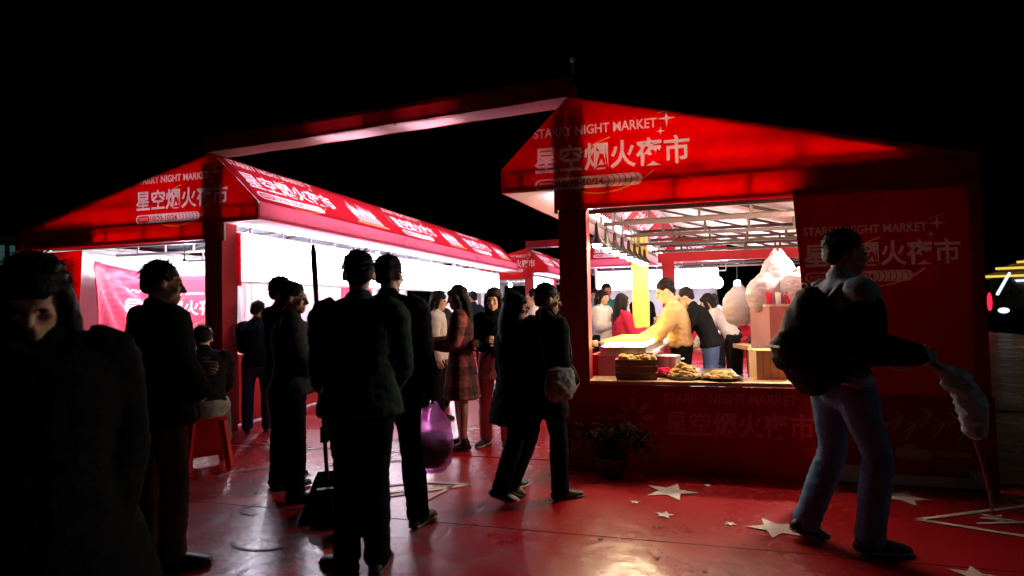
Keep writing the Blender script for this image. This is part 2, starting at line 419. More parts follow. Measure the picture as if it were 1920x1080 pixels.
for i in range(len(ys)-1):
    z = .0 if i % 2 == 0 else -.0025
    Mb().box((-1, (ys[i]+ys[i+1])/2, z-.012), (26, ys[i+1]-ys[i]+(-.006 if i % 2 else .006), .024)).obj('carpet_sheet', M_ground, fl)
for y in (3.5, 5.1, 8.3): Mb().box((-1, y, .0), (25.9, .006, .004)).obj('seam_tape', M_seam, fl)
def prism(pts, z=.0015, t=.003):
    n = len(pts); return Mb().add([(p[0], p[1], z) for p in pts]+[(p[0], p[1], z+t) for p in pts], [tuple(range(n, 2*n))]+[(i, (i+1) % n, n+(i+1) % n, n+i) for i in range(n)])
def fstar(x, y, r, rot):
    pts = [(x+(r if i % 2 == 0 else r*.42)*math.sin(PI*i/5+rot), y+(r if i % 2 == 0 else r*.42)*math.cos(PI*i/5+rot)) for i in range(10)]
    n = 10; mb = Mb().add([(p[0], p[1], .002) for p in pts]+[(p[0], p[1], .005) for p in pts]+[(x, y, .005)], [(n+i, n+(i+1) % n, 20) for i in range(n)]+[(i, (i+1) % n, n+(i+1) % n, n+i) for i in range(n)])
    mb.obj('printed_star', M_paint, fl)
for x, y, r, rot in ((-.02, 4.42, .20, .3), (.60, 3.84, .17, .9), (-.06, 3.93, .07, .2), (1.55, 4.62, .17, .5), (-.26, 4.14, .04, 0), (.34, 3.86, .04, .6), (.25, 4.62, .04, .6),
                     (2.55, 4.75, .2, .3), (1.45, 3.4, .12, .2), (-2.9, 4.6, .10, .3), (-2.2, 6.2, .12, .2), (-1.2, 7.5, .14, .2), (1.95, 4.3, .10, .7),
                     (-3.5, 7.2, .15, .2), (-1.3, 4.9, .07, .4), (2.9, 3.9, .1, .1), (-2.6, 8.5, .18, .4)):
    fstar(x, y, r, rot)
def strip(a, b, w):
    a, b = Vector(a), Vector(b); d = (b-a).normalized(); n = Vector((-d.y, d.x))*w/2
    prism([a-n, b-n, b+n, a+n]).obj('printed_line', M_paint, fl)
for quad, w in (([(-2.2, 3.78), (-1.53, 4.28), (-1.95, 4.27), (-2.5, 3.9)], .045), ([(-2.3, 3.83), (-1.66, 4.22), (-1.75, 3.72)], .03),
             ([(1.48, 4.18), (2.3, 4.62), (3.3, 4.6)], .035), ([(1.48, 4.18), (1.95, 4.02), (2.9, 3.9)], .035), ([(1.8, 4.18), (2.3, 4.32), (2.8, 4.2)], .025)):
    for a, b in zip(quad, quad[1:]): strip(a, b, w)
def arc(cx, cy, r, a0, a1, w):
    N = 14; V = []
    for k in range(N+1):
        a = a0+(a1-a0)*k/N; V += [(cx+(r-w/2)*math.cos(a), cy+(r-w/2)*math.sin(a)*.7, .0045), (cx+(r+w/2)*math.cos(a), cy+(r+w/2)*math.sin(a)*.7, .0045)]
    Mb().add(V, [(2*k, 2*k+1, 2*k+3, 2*k+2) for k in range(N)]).obj('printed_swirl', M_swirl, fl)
for cx, cy, r, a0, a1, w in ((-2.8, 3.45, .14, 2, 5, .03), (-3.3, 4.1, .4, .5, 3.4, .05), (-2.0, 3.12, .14, 3, 6.2, .05),
                             (-3.3, 4.9, .3, .4, 4.4, .06), (-2.7, 5.3, .35, 1, 4, .06), (-2.4, 3.0, .2, 3.6, 6, .03), (-2.3, 4.7, .2, 0, 3, .05)): arc(cx, cy, r, a0, a1, w)

# ------------------------------------------------------------------ market stalls
MOD = 3.65
def frame_parts(root, sgn, k, bars, name='truss_bar', mt=None):
    for a, b, w in bars:
        f = lambda p: (sgn*p[0]+k*p[1], p[1], p[2])
        Mb().bar(f(a), f(b), w).obj(name, mt or M_steel, root)
def truss_along_y(u, z0, z1, L, step):
    B = [((u, 0, z0), (u, L, z0), .035), ((u, 0, z1), (u, L, z1), .035)]
    n = max(1, round(L/step))
    for i in range(n+1): B.append(((u, L*i/n, z0), (u, L*i/n, z1), .025))
    return B
def make_stall(sgn, k, label, group, lining, front):
    """one 3.65 m bay of the stall row; u runs from the ridge post to the back, canopy over the aisle at u < 0"""
    r = thing('market_stall', label, 'market stall', group=group)
    q = lambda u, y, z: (sgn*u+k*y, y, z)
    D, WC, H, HE, HF, HR = 3.0, .62, 3.20, 2.62, 2.41, 2.42
    L = MOD
    def sheet(nm, a, b, c, d, mt, **kw): return quad_sheet(nm, q(*a), q(*b), q(*c), q(*d), mt, r, **kw)
    if sgn < 0:
        sheet('canopy_slope', (-WC, .0, HE), (-WC, L, HE), (-.02, L, H), (-.02, .0, H), M_slope, nu=8, nv=4, uv=(0, 0, 1, 1), thick=0, wob=.012)
    else:
        sheet('canopy_slope', (-WC, L, HE), (-WC, .0, HE), (-.02, 0, H), (-.02, L, H), M_slope, nu=8, nv=4, uv=(0, 0, 1, 1), thick=0, wob=.012)
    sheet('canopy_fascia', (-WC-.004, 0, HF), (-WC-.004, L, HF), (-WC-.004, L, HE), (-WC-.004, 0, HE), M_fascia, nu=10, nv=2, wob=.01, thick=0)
    sheet('soffit', (-WC+.01, .01, HF), (-.13, .01, HF), (-.13, L, HF), (-WC+.01, L, HF), M_soffit, nu=3, nv=8, thick=0)
    sheet('roof_panel', (.02, 0, H), (D, 0, HR), (D, L, HR), (.02, L, H), M_redopaque, nu=4, nv=4)
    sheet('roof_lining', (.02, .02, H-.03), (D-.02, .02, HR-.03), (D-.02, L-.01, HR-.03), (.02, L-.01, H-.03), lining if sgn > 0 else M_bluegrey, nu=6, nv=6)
    Mb().bar(q(-.2, .15, 2.47), q(-.2, L-.15, 2.47), .03).obj('fill_tube', M_tube, r)  # added tube inside the canopy, backlights slope, fascia and soffit
    sheet('back_wall', (D, 0, .02), (D, L, .02), (D, L, HR-.04), (D, 0, HR-.04), M_redopaque, nu=8, nv=3, wob=.03)
    sheet('wall_lining', (D-.05, .03, .02), (D-.05, L-.02, .02), (D-.05, L-.02, HR-.06), (D-.05, .03, HR-.06), lining if sgn < 0 else M_cream, nu=12, nv=4, wob=.05)
    # frame: ridge tube, eave tubes, aisle truss, cross trusses, rafters
    Bs = [((0, 0, H-.05), (0, L, H-.05), .04), ((D-.1, 0, HR-.08), (D-.1, L, HR-.08), .04), ((-WC+.03, 0, HF+.03), (-WC+.03, L, HF+.03), .03)]
    Bs += truss_along_y(.0, 2.23, 2.44, L, .6)
    frame_parts(r, sgn, k, Bs)
    for y in (0.35 if front else .0, 1.25, 2.45):
        C = [((.02, y, 2.44), (D-.1, y, 2.44), .03), ((.02, y, 2.25), (D-.1, y, 2.25), .03), ((.02, y, H-.07), (D-.12, y, HR-.06), .03)]
        for i in range(1, 6): C.append(((D*i/6, y, 2.25), (D*i/6, y, 2.44), .022))
        if sgn > 0: C = [(a, b, w*1.35) for a, b, w in C]
        frame_parts(r, sgn, k, C, mt=M_bronze if sgn > 0 else M_steel)
    # box post at the aisle, wrapped in cloth, and back post
    Mb().box(q(0, .12, 1.2), (.235 if front or sgn > 0 else .06, .235 if front or sgn > 0 else .06, 2.4)).obj('post', M_reddark if front else (M_yellow if sgn > 0 else M_whitesteel), r)
    Mb().box(q(D-.08, .08, 1.2), (.06, .06, 2.38)).obj('post', M_steel, r)
    return r
def copy_tree(o, parent=None):
    c = o.copy(); COL.objects.link(c); c.parent = parent
    for ch in list(o.children): copy_tree(ch, c)
    return c

GL, GR = 'stalls along the left side of the aisle', 'stalls along the right side of the aisle'
KL, KR = .012, .11
XL, YL, XR, YR = -4.99, 5.40, -.80, 4.95
TL = thing  # short alias
stL = make_stall(-1, KL, 'left stall at the front, white lit under its printed canopy and titled gable', GL, M_white, True)
stL.location = (XL, YL, 0)
stL2 = make_stall(-1, KL, 'second stall of the left row, behind the two men', GL, M_white, False)
stL2.location = (XL+KL*MOD, YL+MOD, 0)
for i, lb in ((2, 'third stall of the left row, behind the woman in the checked coat'),):
    c = copy_tree(stL2); c.location = (XL+KL*MOD*i, YL+MOD*i, 0); c['label'] = lb
for i, lb in ((0, 'far stall beyond the left row, its small gable showing above the crowd'), (1, 'farthest lit stall of the left side, half hidden behind the dark red post')):
    c = copy_tree(stL); c.location = (-4.25+KL*MOD*i, 17.7+MOD*i, 0); c['label'] = lb
    if i == 0: stF = c
stR = make_stall(1, KR, 'large right stall with a wide serving window, lit cream inside', GR, M_cream, True)
stR.location = (XR, YR, 0)
stR2 = make_stall(1, KR, 'second stall of the right row, seen through the serving window behind the cooks', GR, M_cream, False)
stR2.location = (XR+KR*MOD, YR+MOD, 0)
for i, lb in ((2, 'last stall of the right row, beyond the red portal behind the cooks'),):
    c = copy_tree(stR2); c.location = (XR+KR*MOD*i, YR+MOD*i, 0); c['label'] = lb

# gable fronts -------------------------------------------------
def gable(root, sgn, y, title_box, open_x, slant, fascia_v, dark_from, mt=M_title):
    D, WC, H, HE, HF, HR = 3.0, .62, 3.20, 2.62, 2.41, 2.40
    s = sgn
    pts = [(s*-WC, HE-.18), (s*-WC, HE), (0, H), (s*D, HR+.05), (s*D, HR-.17)]
    pts = [(s*-WC, 2.405), (s*-WC, HE), (0, H+.015), (s*D, HR+.06), (s*D, 2.20), (s*-.0, 2.225)]
    # lower edge: canopy tip 2.405 stays; from the post to the back 2.225
    P = [(s*-WC, 2.405), (s*-WC, HE), (0, H+.015), (s*(D+.04), HR+.05), (s*(D+.04), 2.20), (s*-.13, 2.225), (s*-.13, 2.405)]
    if s > 0: P = P[::-1]
    poly_sheet('gable_panel', P, y, mt, root, uvbox=title_box)
    B = [((s*-WC+.02*s, y+.03, 2.44), (s*D, y+.03, 2.44), .034), ((s*-.1, y+.03, 2.245), (s*D, y+.03, 2.235), .034), ((s*-WC+.02*s, y+.03, 2.425), (s*-.1, y+.03, 2.425), .03),
         ((s*-.13, y+.035, 2.2), (s*-.13, y+.035, 3.06), .03), ((s*.13, y+.035, 2.2), (s*.13, y+.035, 3.1), .03), ((s*-.13, y+.035, 2.78), (s*.13, y+.035, 2.78), .02),
         ((s*-WC+.03*s, y+.03, 2.41), (s*-WC+.03*s, y+.03, 2.6), .03)]
    for v in fascia_v: B.append(((s*v, y+.03, 2.24 if v > 0 else 2.42), (s*v, y+.03, 2.44 if v > 0 else 2.60), .028))
    B.append(((s*-WC+.02*s, y+.03, 2.58), (s*.13, y+.03, 2.58), .022))
    for a, b, w in B: Mb().bar(a, b, w).obj('frame_tube', M_steel, root)
    # box post behind the gable cloth reaching the ridge
    Mb().box((0, y+.16, 2.72), (.225, .2, .70)).obj('post_head', M_reddark, root)
    Mb().box((s*(dark_from+D)/2, y+.10, 2.34), (D-dark_from, .1, .21)).obj('shade_box', M_reddark, root)  # unseen box added to block light and darken the gable's rear band
gable(stR, 1, -.015, (-.36, 2.33, 1.09, 3.07), (.17, 1.78), .06, (.33, .88, 1.46, 2.0, 2.5, -.42), 1.80)
gable(stL, -1, -.015, (-1.14, 2.38, .30, 3.12), (.2, 1.9), .06, (.42, .98, 1.55, 2.1, 2.6, -.40), 1.72)
gable(stF, -1, -.015, (-1.14, 2.38, .30, 3.12), (.2, 1.9), .06, (.98, 2.1), 1.72)
# note: title boxes are in the stall's own x; left stall's x grows towards the aisle

# right stall front: side panel with title, counter wall, corner board, sill
s = 1
poly_sheet('front_panel', [(1.94, .60), (3.04, .60), (3.03, 2.27), (1.77, 2.27), (1.82, 1.41)], -.026, P1.material('red_panel_title', base=(.36, .010, .016), c1=(.48, .32, .32), trans=.14), stR, uvbox=(1.80, 1.47, 2.95, 2.05))
poly_sheet('counter_panel', [(.06, -.02), (1.9, -.02), (1.9, .70), (.12, .715), (.06, .715)], -.03, M_counterprint, stR, uvbox=(.15, .10, 1.95, .72))
poly_sheet('corner_board', [(1.88, -.02), (3.05, -.02), (3.04, .67), (1.85, .67)], -.06, M_poster, stR, uvbox=(1.87, .01, 2.99, .67))
Mb().box((.98, .15, .725), (1.7, .34, .03)).obj('serving_shelf', M_tan, stR)
Mb().box((.02, -.03, 1.10), (.24, .03, 2.2)).obj('post_cloth', M_reddark, stR)
# skirt of the post on the carpet
Mb().box((.05, -.05, .04), (.34, .12, .07)).obj('base_plate', M_reddark, stR)
# aisle side counter of the right stall
def shear_box(root, u0, u1, y0, y1, z0, z1, k, sgn, nm, mt):
    V = [(sgn*u+k*y, y, z) for u in (u0, u1) for y in (y0, y1) for z in (z0, z1)]
    return Mb().add(V, BF).obj(nm, mt, root)
shear_box(stR, .13, .62, .35, 3.2, .92, .95, KR, 1, 'counter_top', M_whitesteel)
shear_box(stR, .06, .13, .35, 3.4, .02, .93, KR, 1, 'counter_front', M_redopaque)
# left stall front: panel at the far left and counter wall
poly_sheet('front_panel', [(-2.98, .02), (-2.05, .02), (-1.92, 2.18), (-2.98, 2.16)], -.018, M_title, stL, uvbox=(-3.2, 1.25, -1.96, 1.85))
poly_sheet('counter_panel', [(-2.06, .02), (-.12, .02), (-.12, .80), (-2.03, .80)], -.02, M_redopaque, stL)
for st in [o for o in COL.objects if o.type == 'EMPTY' and o.get('group') == GL]:
    shear_box(st, .1, .16, .5, 3.4, .02, .86, KL, -1, 'counter_front', M_redopaque)
    shear_box(st, .16, .7, .5, 3.4, .84, .87, KL, -1, 'counter_top', M_whitesteel)
# red portal inside the right row
por = thing('red_portal', 'red cloth covered portal frame across the inside of the right stalls', 'portal', (XR+KR*MOD*1.5, YR+MOD*1.5, 0))
Mb().box((.22, 0, 1.05), (.22, .12, 2.1)).obj('portal_post', M_redopaque, por); Mb().box((2.65, 0, 1.05), (.5, .12, 2.1)).obj('portal_post', M_redopaque, por)
Mb().box((1.5, 0, 2.18), (2.9, .12, .16)).obj('portal_beam', M_redopaque, por)

# gantry beams across the aisle --------------------------------
def gantry(a, b, z0, z1, label, group):
    a, b = Vector(a), Vector(b); d = b-a; L = d.length
    r = thing('gantry_beam', label, 'beam', (a.x, a.y, 0), math.atan2(d.y, d.x), group)
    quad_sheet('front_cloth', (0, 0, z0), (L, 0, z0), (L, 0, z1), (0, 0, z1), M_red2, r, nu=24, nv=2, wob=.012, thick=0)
    quad_sheet('back_cloth', (0, .27, z0), (L, .27, z0), (L, .27, z1), (0, .27, z1), M_redopaque, r)
    quad_sheet('underside_cloth', (0.02, .01, z0), (L-.02, .01, z0), (L-.02, .26, z0), (.02, .26, z0), M_gunder, r, nu=30, nv=2, wob=.014, thick=0)
    for f0, f1 in ((.36, .50), (.60, .72)): Mb().bar((L*f0, .16, z0+.13), (L*f1, .16, z0+.13), .025).obj('fill_tube', M_tube, r)  # added tubes that make the gantry cloth glow from inside
    for z in (z0+.03, z1-.03):
        Mb().bar((0, .04, z), (L, .04, z), .03).obj('truss_bar', M_steel, r)
    n = 12
    for i in range(n+1): Mb().bar((L*i/n, .04, z0), (L*i/n, .04, z1), .022).obj('truss_bar', M_steel, r)
    return r
gantry((XL-.1, YL-.02, 0), (XR+.02, YR-.02, 0), 3.215, 3.40, 'red gantry beam spanning the aisle from the left ridge to the right ridge, pale underneath', 'gantry beams over the aisle')
gantry((-4.3, 17.6, 0), (-2.2, 17.35, 0), 3.2, 3.42, 'small distant red gantry beam behind the right post', 'gantry beams over the aisle')
sr = thing('spotlight', 'tiny spotlight on the peak of the right stall', 'lamp', (XR+.06, YR-.06, 3.40))
Mb().bar((0, 0, 0), (0, 0, .1), .02).obj('bracket', M_steel, sr); Mb().ell((0, -.02, .11), (.022, .03, .022)).obj('head', M_whitesteel, sr, True)

# ------------------------------------------------------------------ lamps
def bulb_lamp(loc, drop, label, mt=M_bulb, r=.055, group='bare bulbs in the left stalls'):
    t = thing('hanging_bulb', label, 'lamp', loc, 0, group)
    Mb().ell((0, 0, 0), (r, r, r*1.15)).obj('bulb', mt, t, True)
    Mb().lathe([(.0, .10), (.022, .10), (.022, .055), (.03, .05)]).obj('socket', M_black, t, True)
    Mb().bar((0, 0, .1), (0, 0, drop), .008).obj('cable', M_black, t)
    return t
posn = ['behind the head of the man on the left', 'deeper inside the front left stall', 'over the front left counter']
for i, (u, y) in enumerate(((1.35, .95), (1.9, 2.9), (.8, 2.4))):
    bulb_lamp((XL-u, YL+y, 2.02 if i == 0 else 2.12), .42, 'bright bare bulb hanging '+posn[i])
for m_ in (1, 2):
    for i, (u, y) in enumerate(((.9, .9), (1.5, 2.6))):
        bulb_lamp((XL-u, YL+MOD*m_+y, 2.12), .3, 'bright bare bulb in the %s left stall, %s' % (('second', 'third')[m_-1], ('near its front', 'near its back')[i]))
for m_ in (0, 1):
    bulb_lamp((-5.3, 17.7+m_*MOD+1.6, 2.1), .3, 'bright bare bulb in the %s stall beyond the gap' % ('first', 'second')[m_])
# warm pendants along the aisle side of the right stall
M_shade = mat('black_enamel_shade', (.015, .012, .012), .35, .1, 5, spec=.5)
def pendant(loc, drop, label):
    t = thing('pendant_lamp', label, 'lamp', loc, 0, 'black cone pendant lamps over the right counter')
    Mb().lathe([(.0, .20), (.018, .20), (.022, .11), (.04, .07), (.085, .01), (.088, 0), (.08, .004), (.036, .06), (.0, .08)]).obj('lamp_shade', M_shade, t, True)
    Mb().ell((0, 0, .005), (.04, .04, .048)).obj('bulb', M_bulbw, t, True)
    Mb().bar((0, 0, .2), (0, 0, drop), .007).obj('cable', M_black, t)
nm = ['nearest', 'second', 'third', 'fourth', 'fifth', 'sixth', 'seventh', 'farthest']
for i in range(8):
    y = YR+.42+i*.42; pendant((XR+.13+KR*(y-YR), y, 1.95), .45, nm[i]+' black cone pendant lamp over the right aisle counter')
bulb_lamp((XR+KR*MOD*1.8+1.0, YR+MOD*1.8, 1.75), .5, 'glaring white bulb deep in the right stalls behind the cooks', r=.09, group='bare bulbs in the right stalls')
bulb_lamp((XR+KR*MOD*2.6+1.35, YR+MOD*2.6, 1.8), .5, 'white bulb at the far end of the right stalls', r=.07, group='bare bulbs in the right stalls')
bulb_lamp((XR+2.35, YR+.95, 2.0), .4, 'added bulb hidden behind the red title panel of the right stall', M_bulbk, r=.05, group='bare bulbs in the right stalls')  # added out of sight to brighten the ceiling and title panel
kt = thing('fill_batten', 'long batten lamp added just inside the serving window to light the red front from behind', 'lamp', (XR+.95, YR+.60, 2.40))  # added lamp, tucked behind the fascia so the gable cloth glows
Mb().bar((-.7, 0, 0), (.7, 0, 0), .03).obj('tube', M_kt, kt); Mb().bar((-.74, 0, .0), (-.7, 0, .0), .04).obj('end_cap', M_whitesteel, kt); Mb().bar((.7, 0, 0), (.74, 0, 0), .04).obj('end_cap', M_whitesteel, kt)
Mb().bar((-.5, 0, .05), (-.5, 0, .45), .008).obj('cable', M_black, kt); Mb().bar((.5, 0, .05), (.5, 0, .3), .008).obj('cable', M_black, kt)

def lightbox(x0, y0, L, k, label):
    t = thing('lightbox_sign', label, 'lit sign', (x0, y0, 0), 0, 'white lightbox signs over the left counters')
    Mb().bar((0, 0, 1.745), (k*L, L, 1.745), .03).obj('frame', M_whitesteel, t)
    Mb().bar((0, 0, 2.335), (k*L, L, 2.335), .03).obj('frame', M_whitesteel, t)
    V = [(x+k*y, y, z) for x in (-.05, .012) for y in (.0, L) for z in (1.765, 2.315)]
    Mb().add(V, BF).obj('glowing_face', M_light, t)
lightbox(XL+.02, YL+.30, MOD-.34, KL, 'first overexposed white lightbox, right beside the left red post')
lightbox(XL+.02+KL*MOD, YL+MOD+.06, MOD-.1, KL, 'middle white lightbox above the heads of the two men')
lightbox(XL+.02+KL*MOD*2, YL+MOD*2+.06, MOD-.1, KL, 'third white lightbox, over the woman in the checked coat')
lightbox(-4.23, 17.95, MOD-.2, KL, 'small far white lightbox beyond the gap in the left row')

# ------------------------------------------------------------------ people
def V3(*a): return Vector(a)
M_skin = mat('skin', (.42, .24, .17), .55, .1, 12, spec=.4)
M_hair = mat('black_hair', (.007, .005, .005), .6, .3, 40, bump=.4, bscale=120, spec=.12)
M_eye = mat('eye', (.03, .02, .02), .15, .1, 5, spec=.6)
M_shoe = mat('dark_shoe', (.015, .014, .014), .5, .2, 10, spec=.4)
M_sole = mat('pale_sole', (.45, .43, .42), .7, .1, 10)
def cloth(name, c, var=.18, rough=.9): return mat(name, c, rough, var, 7, bump=.25, bscale=70, spec=.04)
C_black = cloth('black_cloth', (.006, .006, .007)); C_navy = cloth('navy_cloth', (.015, .02, .04)); C_char = cloth('charcoal_cloth', (.03, .03, .034))
C_brown = cloth('brown_cloth', (.055, .022, .018)); C_jeans = cloth('blue_jeans', (.05, .075, .16)); C_ljeans = cloth('pale_jeans', (.12, .24, .38))
C_tan = cloth('tan_jacket', (.42, .28, .14)); C_white = cloth('white_cloth', (.45, .43, .46)); C_khaki = cloth('khaki_cloth', (.38, .26, .16))
C_teal = cloth('teal_cloth', (.03, .20, .24)); C_redc = cloth('red_cloth', (.40, .02, .05)); C_green = cloth('dark_green_cloth', (.02, .035, .028))
C_grey = cloth('grey_cloth', (.16, .16, .17)); C_bluew = cloth('pale_blue_cloth', (.36, .46, .52)); C_pink = cloth('pink_cloth', (.5, .16, .2))
def plaid():
    M = cloth('checked_coat_cloth', (.20, .055, .055)); n, l = M.node_tree.nodes, M.node_tree.links
    mx = [q for q in n if q.type == 'MIX'][0]; tc = [q for q in n if q.type == 'TEX_COORD'][0]
    sx = n.new('ShaderNodeSeparateXYZ'); l.new(tc.outputs['Object'], sx.inputs[0]); prev = mx.outputs[2]; tg = [k.to_socket for k in mx.outputs[2].links]
    for ax, p, sh in ((2, 5.2, .2), (0, 6.5, 0), (1, 6.5, 0)):
        a = n.new('ShaderNodeMath'); a.operation = 'MULTIPLY_ADD'; a.inputs[1].default_value = p; a.inputs[2].default_value = sh+20; l.new(sx.outputs[ax], a.inputs[0])
        f = n.new('ShaderNodeMath'); f.operation = 'FRACT'; l.new(a.outputs[0], f.inputs[0])
        g_ = n.new('ShaderNodeMath'); g_.operation = 'LESS_THAN'; g_.inputs[1].default_value = .45; l.new(f.outputs[0], g_.inputs[0])
        h = n.new('ShaderNodeMath'); h.operation = 'MULTIPLY'; h.inputs[1].default_value = .62; l.new(g_.outputs[0], h.inputs[0])
        q = n.new('ShaderNodeMix'); q.data_type = 'RGBA'; q.inputs[7].default_value = (.02, .012, .016, 1); l.new(h.outputs[0], q.inputs[0]); l.new(prev, q.inputs[6]); prev = q.outputs[2]
    for t in tg: l.new(prev, t)
    return M
C_plaid = plaid()

def person(label, loc, face, h=1.7, wide=1.0, lean=(0, 0), bend=(0, 0), twist=0, head=(0, 0, 0), armL=((-.25, .05, -1), (-.1, .25, -1)), armR=((.25, .05, -1), (.1, .25, -1)),
           legL=((-.06, .02, -1), (-.02, -.05, -1)), legR=((.06, .02, -1), (.02, -.05, -1)), top='jacket', topm=None, botm=None, hair='short', hairm=None, shoem=None,
           feet=(-12, 12), group=None, fine=.011, thick=.026, topz=-.14, flare=0, hood=False, seat=None, skirt=0, barelegs=False, grip=(.9, .9), skinm=None, collar=True, seed=0):
    """a standing, walking or seated figure facing local +Y (face = heading in degrees, 0 = +Y of the place)"""
    s = h/1.70
    t = thing('person', label, 'person', (loc[0], loc[1], loc[2] if len(loc) > 2 else 0), math.radians(face), group)
    skinm = skinm or M_skin
    U = lambda d: Vector(d).normalized()
    aL, bL = U(legL[0]), U(legL[1]); aR, bR = U(legR[0]), U(legR[1])
    hx = .088*s; TH, SH, AN = .43*s, .40*s, .085*s
    def drop(a, b): return -(a.z*TH+b.z*SH)
    pz = max(drop(aL, bL), drop(aR, bR))+AN
    if seat is not None: pz = seat+.09*s
    P = V3(0, 0, pz+.035*s)
    Tl = V3(lean[0], lean[1], 1).normalized(); Tu = V3(lean[0]+bend[0], lean[1]+bend[1], 1).normalized()
    def spine(z):
        z *= s; n = 12; p = P.copy()
        for i in range(n):
            f = (i+.5)/n*z/(.5*s); f = min(1, max(0, f)); p += (Tl*(1-f)+Tu*f).normalized()*(z/n)
        return p
    tw = lambda z: Matrix.Rotation(math.radians(twist)*min(1, max(0, z/.4)), 3, 'Z')
    w = wide
    # joints
    shx = .168*s*(.6+.4*w)
    rs = tw(.42)
    ST = {}
    for sd, arm in ((-1, armL), (1, armR)):
        sh = spine(.415)+rs@V3(sd*shx, 0, 0)
        u, f = U(arm[0]), U(arm[1]); el = sh+u*.285*s; wr = el+f*.245*s
        hd = U(arm[2]) if len(arm) > 2 else f
        ST[sd] = (sh, el, wr, hd, u, f)
    hipL, hipR = P+V3(-hx, 0, -.035*s), P+V3(hx, 0, -.035*s)
    knL, knR = hipL+aL*TH, hipR+aR*TH; anL, anR = knL+bL*SH, knR+bR*SH
    HN = spine(.50); yaw, pit, rol = head
    Rh = Matrix.Rotation(math.radians(yaw), 3, 'Z') @ Matrix.Rotation(math.radians(pit), 3, 'X') @ Matrix.Rotation(math.radians(rol), 3, 'Y')
    hc = HN + (Tu*.5+(Rh@V3(0, 0, 1))*.5).normalized()*.135*s + Rh@V3(0, .015*s, 0)
    H = lambda x, y, z: hc+Rh@(V3(x, y, z)*s*1.06)
    k = s
    # ---------------- body: one continuous skin
    B = Mb()
    zs = (-.07, 0, .10, .26, .38, .44, .475); rw = (.14, .155, .128, .145, .15, .10, .06); rd = (.09, .105, .09, .105, .10, .075, .058)
    def torso(mb, zs, rw, rd, hint=V3(1, 0, 0), cap=True): mb.tube([spine(z) for z in zs], [(a*s*w, b*s*(.5+.5*w)) for a, b in zip(rw, rd)], 18, hint=tw(.25)@hint, sub=3, cap=cap)
    torso(B, zs, rw, rd)
    B.tube([spine(.44), HN+(hc-HN)*.1, H(0, -.01, -.05)], [.062*s, .054*s, .056*s], 12, sub=2)
    B.ell(H(0, -.012, .022), (.074*s, .092*s, .092*s), Rh); B.ell(H(0, .018, -.035), (.060*s, .072*s, .082*s), Rh); B.ell(H(0, .068, -.088), (.026*s, .026*s, .024*s), Rh)
    B.ell(H(0, .072, .028), (.050*s, .020*s, .016*s), Rh); B.tube([H(0, .088, .014), H(0, .102, -.012), H(0, .110, -.026)], [.009*s, .012*s, .015*s], 8, sub=1)
    B.ell(H(0, .086, -.058), (.024*s, .014*s, .007*s), Rh); B.ell(H(0, .084, -.070), (.021*s, .013*s, .007*s), Rh)
    for sd in (-1, 1):
        B.ell(H(sd*.036, .066, -.022), (.022*s, .018*s, .020*s), Rh); B.ell(H(sd*.076, -.006, -.008), (.010*s, .020*s, .032*s), Rh)
        sh, el, wr, hd, u, f = ST[sd]
        B.tube([spine(.40), sh, sh+u*.12*s, el], [.055*s, .056*s, .050*s, .040*s], 12); B.tube([el, el+f*.09*s, wr], [.040*s, .041*s, .027*s], 12)
    for hp, kn, an in ((hipL, knL, anL), (hipR, knR, anR)):
        B.tube([hp, hp+(kn-hp)*.35, kn], [.086*s, .078*s, .054*s], 14); B.tube([kn, kn+(an-kn)*.3, an], [.053*s, .054*s, .036*s], 12)
    fL, fR = [Matrix.Rotation(math.radians(-a), 3, 'Z')@V3(0, 1, 0) for a in feet]
    def footdir(f, b): 
        lift = max(0, min(1, -(b.y)*1.1)) if b.y < -.25 else 0
        return (f*(1-.45*lift)+V3(0, 0, -1)*lift*.8).normalized() if lift else f
    feetd = []
    for an, f, b in ((anL, fL, bL), (anR, fR, bR)):
        fd = footdir(f, b); feetd.append(fd); B.tube([an, an+fd*.04*s-V3(0, 0, .035*s), an+fd*.15*s-V3(0, 0, .055*s)], [.036*s, .034*s, .022*s], 10)
    # palms then fingers
    for sd in (-1, 1):
        sh, el, wr, hd, u, f = ST[sd]
        g_ = grip[0] if sd < 0 else grip[1]
        side = hd.cross(V3(sd, 0, 0)); side = side if side.length > .2 else V3(0, 1, 0); side.normalize()       # across the knuckles, towards the thumb
        if side.y < 0: side = -side
        inw = side.cross(hd).normalized(); inw = inw if inw.x*sd < 0 else -inw                                   # the palm looks inwards
        ST[sd] = ST[sd]+(side, inw, g_)
        B.tube([wr-hd*.01*s, wr+hd*.045*s, wr+hd*.088*s], [(.026*s, .019*s), (.038*s, .016*s), (.040*s, .014*s)], 12, hint=side, sub=2)
    me = remesh(B, fine*s if fine < .013 else fine, 2)
    F_ = Mb()
    for sd in (-1, 1):
        sh, el, wr, hd, u, f, side, inw, g_ = ST[sd]
        for j, (off, ln) in enumerate(((.029, .070), (.010, .080), (-.010, .074), (-.028, .058))):
            p0 = wr+hd*.075*s+side*off*s; a = .35*g_; q1 = p0+(hd*math.cos(a)+inw*math.sin(a)+side*off*1.5).normalized()*(ln*.48+.012)*s
            a2 = 1.0*g_+.15; q2 = q1+(hd*math.cos(a2)+inw*math.sin(a2))*ln*.30*s; a3 = 1.7*g_+.2; q3 = q2+(hd*math.cos(a3)+inw*math.sin(a3))*ln*.24*s
            F_.tube([p0, q1, q2, q3], [.0095*s, .0088*s, .0080*s, .0068*s], 8, sub=1)
